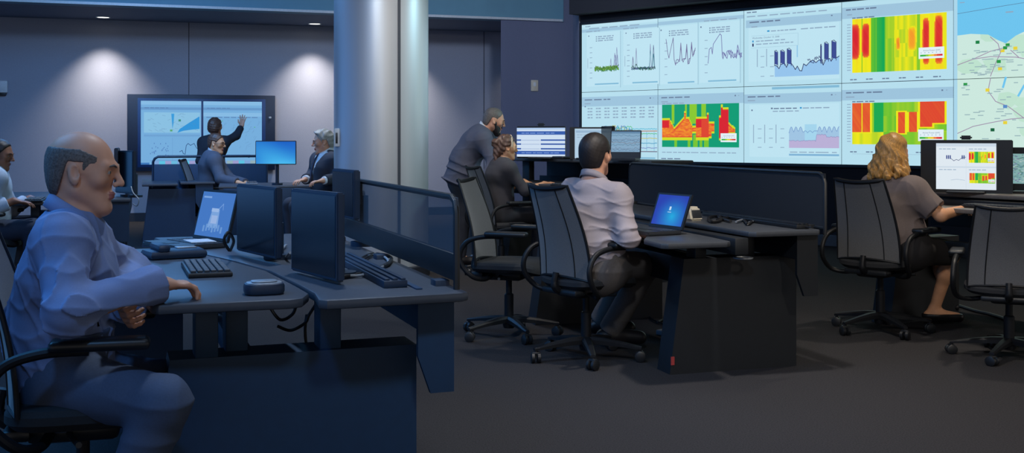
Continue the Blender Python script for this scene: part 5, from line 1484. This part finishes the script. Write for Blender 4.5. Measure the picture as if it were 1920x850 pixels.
# ---- 4: seated man in glasses
def man_glasses():
    d = 13.6
    J = dict(head=P(406, 270, d), neck=P(398, 291, d), chest=P(396, 310, d), hip=P(391, 366, d), fwd=hv(8), sideh=hv(-82), sidec=hv(-75),
             sR=P(402, 303, d - .18), sL=P(404, 301, d + .17), eR=P(414, 337, d - .3), wR=P(447, 343, d - .4), eL=P(432, 337, d), wL=P(462, 344, d - .2),
             pR=P(393, 369, d - .1), pL=P(392, 369, d + .1), kR=P(456, 368, d - .1), kL=P(458, 366, d + .15), aR=P(450, 440, d - .1), aL=P(452, 436, d + .1))
    check('P4', J); r = person_root(J, 'seated man in glasses and a grey suit before the big wall display')
    HF = head_frame(J['head'], hv(-8) + Vector((0, 0, -.12)), s=1.0)
    S = SDF(); full_body(S, J, HF, feet=[(J['aR'], (1, .1)), (J['aL'], (1, .1))],
        hands=[((J['wR'], Vector((1, -.1, -.08)), (0, 0, -1), (0, 1, 0)), dict(curl=.3)), ((J['wL'], Vector((1, -.1, -.08)), (0, 0, -1), (0, -1, 0)), dict(curl=.3))])
    S.build('body', SKIN2, r, .007, skin_slots(HF))
    M = mat('suit_grey', (74, 78, 92), .85, noise=.06, nscale=120)
    shirt(r, J, M, .010, .026, .022, amp=.011, f=44, seed=7, cut=.02, name='jacket'); collar(r, J, mat('shirt_white', (205, 208, 214), .8), .034, .06, .5, hv(0), flare=.008)
    trousers(r, J, M, .012)
    for q in 'RL': shoe(r, J['a' + q], (1, .1), M_SHOE, h=.009)
    hair_cap(r, HF, M_BROWNH, .006, .007, hairline(.08, .0)); brows(r, HF, M_BROWNH)
    R, T, s, c = HF; o = np.array(r.location); mb = MB()
    for q in (-1, 1):
        mb.tube([T(q * .033 + .021 * math.cos(a), .101, .008 + .016 * math.sin(a)) - o for a in [2 * PI * k / 16 for k in range(16)]], .0022, 6, closed=True)
        mb.tube([T(q * .054, .1, .014) - o, T(q * .074, .06, .014) - o, T(q * .083, .0, .012) - o], .0022, 6)
    mb.tube([T(-.012, .104, .012) - o, T(.012, .104, .012) - o], .0022, 6); mb.build('glasses', M_BLK, r)
# ---- 5: white-haired man in a dark suit
def man_white_hair():
    d = 12.0
    J = dict(head=P(606, 267, d), neck=P(613, 291, d), chest=P(612, 315, d), hip=P(616, 378, d), fwd=hv(205), sideh=hv(115), sidec=hv(118),
             sR=P(597, 301, d + .16), sL=P(628, 303, d - .14), eR=P(586, 330, d + .2), wR=P(572, 337, d - .1), eL=P(636, 335, d - .2), wL=P(606, 339, d - .38),
             pR=P(612, 382, d + .08), pL=P(618, 384, d - .08), kR=P(545, 384, d - .1), kL=P(556, 388, d - .3), aR=P(548, 465, d - .1), aL=P(560, 472, d - .3))
    check('P5', J); r = person_root(J, 'white-haired man in a dark suit and tie seated beside the round column, facing left')
    HF = head_frame(J['head'], hv(192) + Vector((0, 0, -.12)), s=1.06)
    S = SDF(); full_body(S, J, HF, feet=[(J['aR'], (-1, -.3)), (J['aL'], (-1, -.3))],
        hands=[((J['wR'], Vector((-.7, -.8, -.08)), (0, 0, -1), (-1, 1, 0)), dict(curl=.45)), ((J['wL'], Vector((-1, -.4, -.08)), (0, 0, -1), (0, 1, 0)), dict(curl=.45))])
    S.build('body', SKIN1, r, .0065, skin_slots(HF))
    M = mat('suit_dark', (44, 46, 58), .85, noise=.06, nscale=120); MW = mat('shirt_white', (205, 208, 214), .8)
    shirt(r, J, MW, .009, .012, .008, amp=.002, cut=.0, name='shirt', belly=.02)
    shirt(r, J, M, .009, .024, .022, amp=.01, f=44, seed=9, cut=.025, name='jacket', belly=.03, extra=lambda S: vcut(S, J, None), spots=None, waist=None)
    S = SDF()
    collar(r, J, MW, .036, .064, .5, hv(205))
    trousers(r, J, M, .012)
    for q in 'RL': shoe(r, J['a' + q], (-1, -.3), M_SHOE, h=.009)
    hair_cap(r, HF, M_GREYHAIR, .006, .012, hairline(.078, -.005), lambda S, T, s, R: S.ell(T(.0, .05, .098), np.array([.06, .05, .026]) * s, R, .03), noise=.005, nf=110); brows(r, HF, M_GREYHAIR)
    # white shirt front and dark tie in the opening of the jacket
    nk, ch = A3(J['neck']), A3(J['chest']); up = unit(nk - ch); f = A3(J['fwd']); f = unit(f - up * float(f @ up)); sd = np.cross(up, f); o = np.array(r.location)
    mb = MB(); vs = []
    for dz, df, w in ((0.015, .098, .016), (-.01, .112, .013), (-.06, .14, .018), (-.14, .162, .023), (-.22, .172, .027), (-.3, .176, .03)):
        for k in (-1, 1): vs += [nk + up * dz + f * df + sd * w * k - o, nk + up * dz + f * (df - .01) + sd * w * k - o]
    fs = []
    for i in range(5):
        a = i * 4; fs += [(a, a + 2, a + 6, a + 4), (a + 1, a + 5, a + 7, a + 3), (a, a + 4, a + 5, a + 1), (a + 2, a + 3, a + 7, a + 6)]
    mb.add(vs, fs).build('tie', mat('tie_navy', (28, 34, 60), .6), r)
# ---- 6: bearded man bending over
def man_bending():
    d = 11.1
    J = dict(head=P(926, 227, d), neck=P(905, 247, d), chest=P(893, 268, d), hip=P(867, 335, d), fwd=hv(-2), sideh=hv(-85), sidec=hv(-80),
             sR=P(906, 264, d - .17), sL=P(912, 258, d + .18), eR=P(926, 306, d - .3), wR=P(910, 338, d - .42), eL=P(935, 300, d + .2), wL=P(948, 335, d + .2),
             pR=P(864, 346, d - .08), pL=P(874, 343, d + .12), kR=P(868, 415, d - .08), kL=P(893, 412, d + .15), aR=P(862, 480, d - .1), aL=P(896, 476, d + .15))
    J['bend'] = np.array([-.04, 0, .03])
    check('P6', J); r = person_root(J, 'bearded man in a dark suit bending forward beside the young woman')
    HF = head_frame(J['head'], hv(8) + Vector((0, 0, -.28)), up=(.25, 0, 1), s=1.03)
    S = SDF(); full_body(S, J, HF, feet=[(J['aR'], (1, .1)), (J['aL'], (1, .1))],
        hands=[((J['wR'], Vector((.25, -.15, -1)), (-.6, .6, 0), (1, 0, 0)), dict(curl=.5)), ((J['wL'], Vector((.7, 0, -.7)), (0, 0, -1), (0, -1, 0)), dict(curl=.4))])
    S.build('body', SKIN1, r, .006, skin_slots(HF))
    M = mat('suit_charcoal', (68, 70, 86), .85, noise=.06, nscale=120)
    def hem(S):
        hip = A3(J['hip']); ch = A3(J['chest']); ax = unit(ch - hip)
        S.econe(hip + ax * .12, hip - ax * .05, hv(-85), (.178, .15), (.192, .168), .06, cap=.02); S.econe(hip + ax * .05, hip - ax * .05, hv(-85), (.18, .15), (.195, .17), .05, cap=.01)
    shirt(r, J, M, .008, .026, .022, amp=.014, f=60, seed=4, cut=.02, name='jacket', extra=hem); collar(r, J, mat('shirt_white', (205, 208, 214), .8), .034, .06, .6, hv(-2), flare=.008)
    trousers(r, J, mat('trousers_charcoal', (34, 36, 46), .85), .010, s=.95)
    for q in 'RL': shoe(r, J['a' + q], (1, .1), M_SHOE, h=.008)
    hair_cap(r, HF, M_SALT, .006, .003, hairline(.085, .0), noise=.001)
    R, T, s, c = HF; B = SDF()
    B.econe(T(0, .035, -.055), T(0, .06, -.1), R[0], (.058 * s, .05 * s), (.036 * s, .034 * s), .02); B.ball(T(0, .07, -.112), .024 * s, .02); B.ell(T(0, .09, -.044), np.array([.028, .012, .007]) * s, R, .01)
    for q in (-1, 1): B.cone(T(q * .064, .012, -.02), T(q * .03, .05, -.09), .018 * s, .022 * s, .02)
    hl = headlocal(HF); B.clip(lambda p: (np.maximum(hl(p)[:, 2] + .035 - np.where(hl(p)[:, 1] < .03, .04, 0), -1) * s))
    B.ell(T(0, .1, -.058), np.array([.02, .02, .009]) * s, R, .004, sub=True)
    B.disp(lambda p: (.0018 * np.sin(p[:, 0] * 300 + 3 * np.sin(p[:, 2] * 120))).astype(np.float32)); B.build('beard', mat('beard_dark', (40, 36, 36), .65, noise=.3, nscale=150), r, .006)
    brows(r, HF, M_DARKHAIR)
# ---- 7: young woman with a headband
def woman_headband():
    d = 10.6
    J = dict(head=P(950, 278, d), neck=P(941, 302, d), chest=P(938, 328, d), hip=P(936, 402, d), fwd=hv(25), sideh=hv(-65), sidec=hv(-65),
             sR=P(954, 317, d - .14), sL=P(932, 313, d + .15), eR=P(984, 358, d - .16), wR=P(1020, 345, d + .1), eL=P(958, 350, d + .3), wL=P(982, 340, d + .38),
             pR=P(942, 408, d - .08), pL=P(934, 406, d + .08), kR=P(1016, 402, d + .05), kL=P(1012, 400, d + .25), aR=P(1010, 486, d + .05), aL=P(1006, 482, d + .25))
    check('P7', J); r = person_root(J, 'young woman with a headband and tied-up brown hair typing at the back desk')
    HF = head_frame(J['head'], hv(14) + Vector((0, 0, -.08)), s=.93)
    S = SDF(); full_body(S, J, HF, True, .86, feet=[(J['aR'], (1, .4)), (J['aL'], (1, .4))],
        hands=[((J['wR'], Vector((.8, .5, .12)), (0, 0, -1), (-.5, 1, 0)), dict(curl=.3, s=.92)), ((J['wL'], Vector((.9, .2, -.2)), (0, 0, -1), (0, -1, 0)), dict(curl=.3, s=.92))])
    S.build('body', SKIN2, r, .0055, skin_slots(HF))
    M = mat('top_charcoal', (54, 52, 58), .85, noise=.06, nscale=120); shirt(r, J, M, .008, .014, .012, True, amp=.005, cut=.19, s=.9, name='top', neck_r=.055, cuff=.02)
    trousers(r, J, mat('trousers_black', (30, 32, 40), .85), .011, s=.88)
    for q in 'RL': shoe(r, J['a' + q], (1, .4), M_SHOE, .9, .009)
    def ex(S, T, s, R):
        S.ell(T(0, -.115, .045), np.array([.052, .045, .05]) * s, R, .02); S.ell(T(.0, -.1, -.03), np.array([.05, .04, .07]) * s, R, .03); S.cone(T(.02, -.1, -.05), T(.03, -.115, -.15), .034 * s, .02 * s, .02); S.ell(T(0, -.02, .11), np.array([.06, .06, .026]) * s, R, .03)
    hair_cap(r, HF, M_BROWNH, .006, .011, lambda q: np.where(q[:, 1] > .02, q[:, 2] - .03 - (q[:, 1] - .02) * 1.1, np.where(q[:, 1] > -.03, q[:, 2] - .012, q[:, 2] + .2)), ex, noise=.006, nf=120); brows(r, HF, M_BROWNH)
    R, T, s, c = HF; o = np.array(r.location); pts = []
    for k in range(25):
        a = PI * k / 24 * 1.0; pts.append(T(.09 * math.cos(a), .03 - .0 * k, .015 + .118 * math.sin(a)) - o)
    MB().tube(pts, .0075 * s, 8).build('headband', mat('headband_pale', (206, 184, 160), .6), r)
# ---- 8: man in the pale grey shirt, seen from behind
def man_grey_shirt():
    J = dict(head=P(1117, 292, 6.5), neck=P(1112, 345, 6.46), chest=P(1113, 400, 6.45), hip=P(1118, 498, 6.42), fwd=hv(46), sideh=hv(-42), sidec=hv(-46),
             sR=P(1158, 372, 6.34), sL=P(1076, 362, 6.6), eR=P(1178, 446, 6.22), wR=P(1148, 432, 6.46), eL=P(1102, 440, 6.78), wL=P(1142, 440, 6.72),
             pR=P(1138, 503, 6.36), pL=P(1112, 500, 6.54), kR=P(1214, 498, 6.68), kL=P(1188, 496, 6.92), aR=P(1146, 616, 6.78), aL=P(1128, 598, 7.05))
    J['bend'] = np.array([-.01, -.015, 0])
    check('P8', J); r = person_root(J, 'dark-haired man in a pale grey shirt seen from behind in the middle of the room')
    HF = head_frame(J['head'], hv(56) + Vector((0, 0, .03)), s=1.03)
    S = SDF(); full_body(S, J, HF, feet=[(J['aR'], (1, .05)), (J['aL'], (1, .1))], neck_r=.06,
        hands=[((J['wR'], Vector((-.2, .95, .1)), (-.3, 0, -1), (-1, 0, .3)), dict(curl=.5)), ((J['wL'], Vector((.6, -.4, -.1)), (0, 0, -1), (0, -1, 0)), dict(curl=.5))])
    S.build('body', SKIN1, r, .005, skin_slots(HF))
    M = mat('shirt_grey', (158, 148, 153), .8, noise=.05, nscale=220)
    shirt(r, J, M, .0055, .014, .016, amp=.015, f=84, seed=21, cut=-.005, name='shirt', base=.4, belly=.015, neck_r=.07); collar(r, J, M, .03, .066, .5, hv(46), flare=.012, lift=.02)
    trousers(r, J, mat('trousers_brown', (86, 81, 79), .8, noise=.1, nscale=150), .0075, inf=.018, cuff=.07, amp=.012)
    for q in 'RL': shoe(r, J['a' + q], (1, .05), M_SHOE, 1.05, .006)
    hair_cap(r, HF, M_DARKHAIR, .005, .009, hairline(.08, -.01, -.09), noise=.0006, nf=300); brows(r, HF, M_DARKHAIR)
# ---- 9: blonde woman on the right
def woman_blonde():
    J = dict(head=P(1676, 288, 7.42), neck=P(1666, 338, 7.4), chest=P(1672, 385, 7.38), hip=P(1690, 463, 7.36), fwd=hv(40), sideh=hv(-50), sidec=hv(-52),
             sR=P(1712, 358, 7.25), sL=P(1640, 352, 7.55), eR=P(1764, 404, 7.16), wR=P(1814, 391, 7.34), eL=P(1728, 392, 7.72), wL=P(1782, 390, 7.84),
             pR=P(1706, 468, 7.3), pL=P(1690, 466, 7.45), kR=P(1784, 476, 7.56), kL=P(1774, 470, 7.82), aR=P(1752, 580, 7.72), aL=P(1746, 562, 8.1))
    check('P9', J); r = person_root(J, 'blonde woman in a dark grey blouse and black skirt seated at the right')
    HF = head_frame(J['head'], hv(36) + Vector((0, 0, -.12)), s=1.0)
    S = SDF(); full_body(S, J, HF, True, .92, feet=[(J['aR'], (1, -.1)), (J['aL'], (1, 0))],
        hands=[((J['wR'], Vector((.95, .3, .1)), (0, 0, -1), (-.3, 1, 0)), dict(curl=.42, s=.95)), ((J['wL'], Vector((.95, -.1, -.05)), (0, 0, -1), (0, -1, 0)), dict(curl=.4, s=.95))])
    S.build('body', SKIN2, r, .005, skin_slots(HF))
    M = mat('blouse_grey', (112, 100, 97), .85, noise=.06, nscale=160)
    shirt(r, J, M, .006, .024, .026, True, amp=.014, f=66, seed=31, name='blouse', upper_only=.8, belly=.03, base=.3, neck_r=.055, s=1.0); collar(r, J, M, .03, .06, .7, hv(40), flare=.014)
    S = SDF(); hip = A3(J['hip']); up = unit(A3(J['chest']) - hip)
    S.econe(hip - up * .03, hip + up * .08, hv(-50), (.19, .145), (.172, .132), .05)
    for q in 'RL': S.cone(J['p' + q], A3(J['p' + q]) + (A3(J['k' + q]) - A3(J['p' + q])) * .9, .105, .082, .09)
    S.build('skirt', mat('skirt_black', (30, 28, 30), .85), r, .008)
    for q in 'RL': shoe(r, J['a' + q], (1, -.1), M_SHOE, .95, .006, low=True)
    # wavy shoulder-length hair, each lock a ridge of one mass
    R, T, s, c = HF; Hh = SDF()
    Hh.ell(T(0, -.022, .038), np.array([.092, .108, .098]) * s, R, .02); Hh.ell(T(0, -.06, -.06), np.array([.098, .07, .1]) * s, R, .06)
    for k in range(9):
        a = -2.1 + 4.2 * k / 8; x, y = .085 * math.sin(a), -.03 - .075 * math.cos(a)
        p = [T(x, y, -.04), T(x * 1.25 + .012 * math.sin(k * 2.1), y * 1.1, -.11), T(x * 1.3 - .01 * math.sin(k * 1.7), y * 1.15 - .01, -.14 - .012 * (k % 3)), T(x * 1.36, y * 1.2 - .012, -.158 - .012 * (k % 2))]
        for i in range(3): Hh.cone(p[i], p[i + 1], (.033, .03, .026)[i] * s, (.03, .026, .012)[i] * s, .014)
    hl = headlocal(HF)
    def face(p):
        q = hl(p); x, y, z = np.abs(q[:, 0]), q[:, 1], q[:, 2]
        return (np.minimum(np.minimum(y - .012 - np.clip(z - .02, 0, 1) * .75, .09 - z), .2) * s).astype(np.float32)
    Hh.clip(face)
    Hh.disp(lambda p: (np.clip(.55 - hl(p)[:, 2] * 7, .15, 1) * .0045 * np.sin(hl(p)[:, 0] * 150 + 3.5 * np.sin(hl(p)[:, 2] * 45 + 2 * hl(p)[:, 1] * 30)) + .0035 * np.sin(hl(p)[:, 2] * 75 + hl(p)[:, 0] * 60)).astype(np.float32))
    Hh.build('hair', M_BLONDE, r, .0052); brows(r, HF, M_BROWNH)
man_blue(); man_far_left(); woman_standing(); man_glasses(); man_white_hair(); man_bending(); woman_headband(); man_grey_shirt(); woman_blonde()

# ================================================================== chairs
chair((-.02, 7.25), -17, 'empty chair with a pale green-lit mesh back turned right, left of the middle desk')
chair((.43, 6.5), 37, 'mesh chair carrying the man in the pale grey shirt at the middle desk')
chair((2.44, 7.42), 44, 'mesh chair carrying the blonde woman on the right')
cr = chair((P(1892, 660, 6.55).x, 6.55), 66, 'empty mesh chair cut off by the right edge of the photo'); cr.scale = (1, 1, .885)
chair((P(940, 0, 10.55).x, 10.5), 25, 'mesh chair carrying the young woman with the headband')
cb = chair((-1.31, 3.42), 16, 'chair carrying the man in the blue shirt at the left edge'); cb.scale = (1, 1, 1.03)
chair((P(388, 0, 13.6).x, 13.6), 5, 'chair carrying the man in glasses before the big wall display')
chair((P(620, 0, 12.0).x, 12.0), 205, 'chair carrying the white-haired man beside the column')
chair((P(-24, 0, 9.0).x, 9.0), 10, 'chair carrying the man in the pale shirt at the far left edge')

# ================================================================== light from the place, added fill lights and camera
ceiling_lamp(1.2, 5.6, 330, (1, .93, .86)); ceiling_lamp(3.2, 7.4, 240, (1, .88, .74)); ceiling_lamp(-.4, 9.6, 300, (1, .93, .86)); ceiling_lamp(-.7, 4.7, 260, (.72, .84, 1.0)); ceiling_lamp(-3.4, 9.2, 260, (.7, .82, 1))
ceiling_lamp(-2.4, 12.3, 260, (.85, .92, 1)); ceiling_lamp(2.4, 3.6, 180, (1, .85, .7))
def fill_spot(x, y, target, watts, color, size=110):  # unseen spotlights with housings, added to brighten walls, column and chair backs
    t = empty('added_fill_spot', (x, y, H_CEIL), 0, 'unseen fill spotlight added on the dark main ceiling', 'ceiling light', 'fill spotlights added on the dark ceiling')
    dv = (Vector(target) - Vector((x, y, H_CEIL - .14))).normalized()
    MB().box((0, 0, -.01), (.3, .035, .02), .004).build('track', M_BLK, t); MB().cyl((0, 0, -.02), (0, 0, -.14), .008, 8).build('stem', M_BLK, t)
    MB().tube([Vector((0, 0, -.14)) - dv * .07, Vector((0, 0, -.14)) + dv * .07], .045, 16).build('head', M_BLK, t)
    ld = bpy.data.lights.new('fill_spot_lamp', 'SPOT'); ld.energy = watts; ld.color = color; ld.spot_size = math.radians(size); ld.spot_blend = 1.0; ld.shadow_soft_size = .15
    lo = bpy.data.objects.new('lamp', ld); COL.objects.link(lo); lo.parent = t; lo.location = Vector((0, 0, -.14)) + dv * .08; lo.rotation_euler = dv.to_track_quat('-Z', 'Y').to_euler()
fill_spot(-3.6, 11.2, (-4.8, 17, 2.2), 260, (.36, .6, 1)); fill_spot(.3, 12.2, (.3, 17, 2.0), 270, (.7, .8, 1)); fill_spot(-1.6, 5.4, (-1.3, 10.5, 2.2), 220, (.85, .93, 1), 70)
fill_spot(.2, 1.2, (.9, 6.4, .8), 200, (.9, .95, 1), 90); fill_spot(2.4, 1.6, (2.6, 7.2, .8), 230, (1, .84, .68), 90); fill_spot(-.9, .9, (-1.0, 3.5, .3), 130, (.16, .46, 1), 80); fill_spot(3.2, 10.4, (-.9, 10.45, 1.5), 420, (.5, .9, 1), 40); fill_spot(3.0, 6.0, (-.15, 7.25, .8), 260, (.75, .95, 1), 24)  # added fills: blue for the left foreground, cyan for wall glow on the column
def blue_fill(x, y, w, d, watts, color):  # unseen area lights added to tint the left side blue
    t = empty('blue_fill_panel', (x, y, H_CEIL), 0, 'unseen blue fill panel added in the ceiling over the left of the room', 'ceiling light', 'blue fill panels added over the left of the room')
    MB().box((0, 0, -.015), (w + .06, d + .06, .03), .004).build('frame', M_BLK, t)
    ld = bpy.data.lights.new('blue_fill_lamp', 'AREA'); ld.shape = 'RECTANGLE'; ld.size = w; ld.size_y = d; ld.energy = watts; ld.color = color
    lo = bpy.data.objects.new('lamp', ld); COL.objects.link(lo); lo.parent = t; lo.location = (0, 0, -.035)
blue_fill(-3.4, 4.0, 2.4, 2.4, 120, (.08, .4, 1)); blue_fill(-4.4, 12.0, 2.4, 2.4, 150, (.12, .42, 1))
wl = bpy.data.worlds.new('World'); SC.world = wl; wl.use_nodes = True
nt = wl.node_tree; bgn = nt.nodes['Background']; tc = nt.nodes.new('ShaderNodeTexCoord'); sx = nt.nodes.new('ShaderNodeSeparateXYZ'); mr = nt.nodes.new('ShaderNodeMapRange'); mx = nt.nodes.new('ShaderNodeMix'); mx.data_type = 'RGBA'
nt.links.new(tc.outputs['Generated'], sx.inputs[0]); nt.links.new(sx.outputs['X'], mr.inputs['Value']); mr.inputs['From Min'].default_value = -.95; mr.inputs['From Max'].default_value = -.15
nt.links.new(mr.outputs[0], mx.inputs[0]); mx.inputs[6].default_value = (.05, .22, .6, 1); mx.inputs[7].default_value = (.25, .235, .22, 1); nt.links.new(mx.outputs[2], bgn.inputs['Color']); bgn.inputs['Strength'].default_value = 1.9
cam = bpy.data.cameras.new('camera'); co = bpy.data.objects.new('camera', cam); COL.objects.link(co)
co.location = (0, 0, CAMZ); co.rotation_euler = (PI / 2, 0, 0); cam.sensor_fit = 'HORIZONTAL'; cam.sensor_width = 36; cam.lens = 36 * FPX / 1920; cam.shift_y = (HY - 425) / 1920.0; cam.clip_end = 60
SC.camera = co
SC.view_settings.view_transform = 'Standard'; SC.view_settings.look = 'None'; SC.view_settings.exposure = 0.0; SC.view_settings.gamma = 1.0; SC.view_settings.use_curve_mapping = False
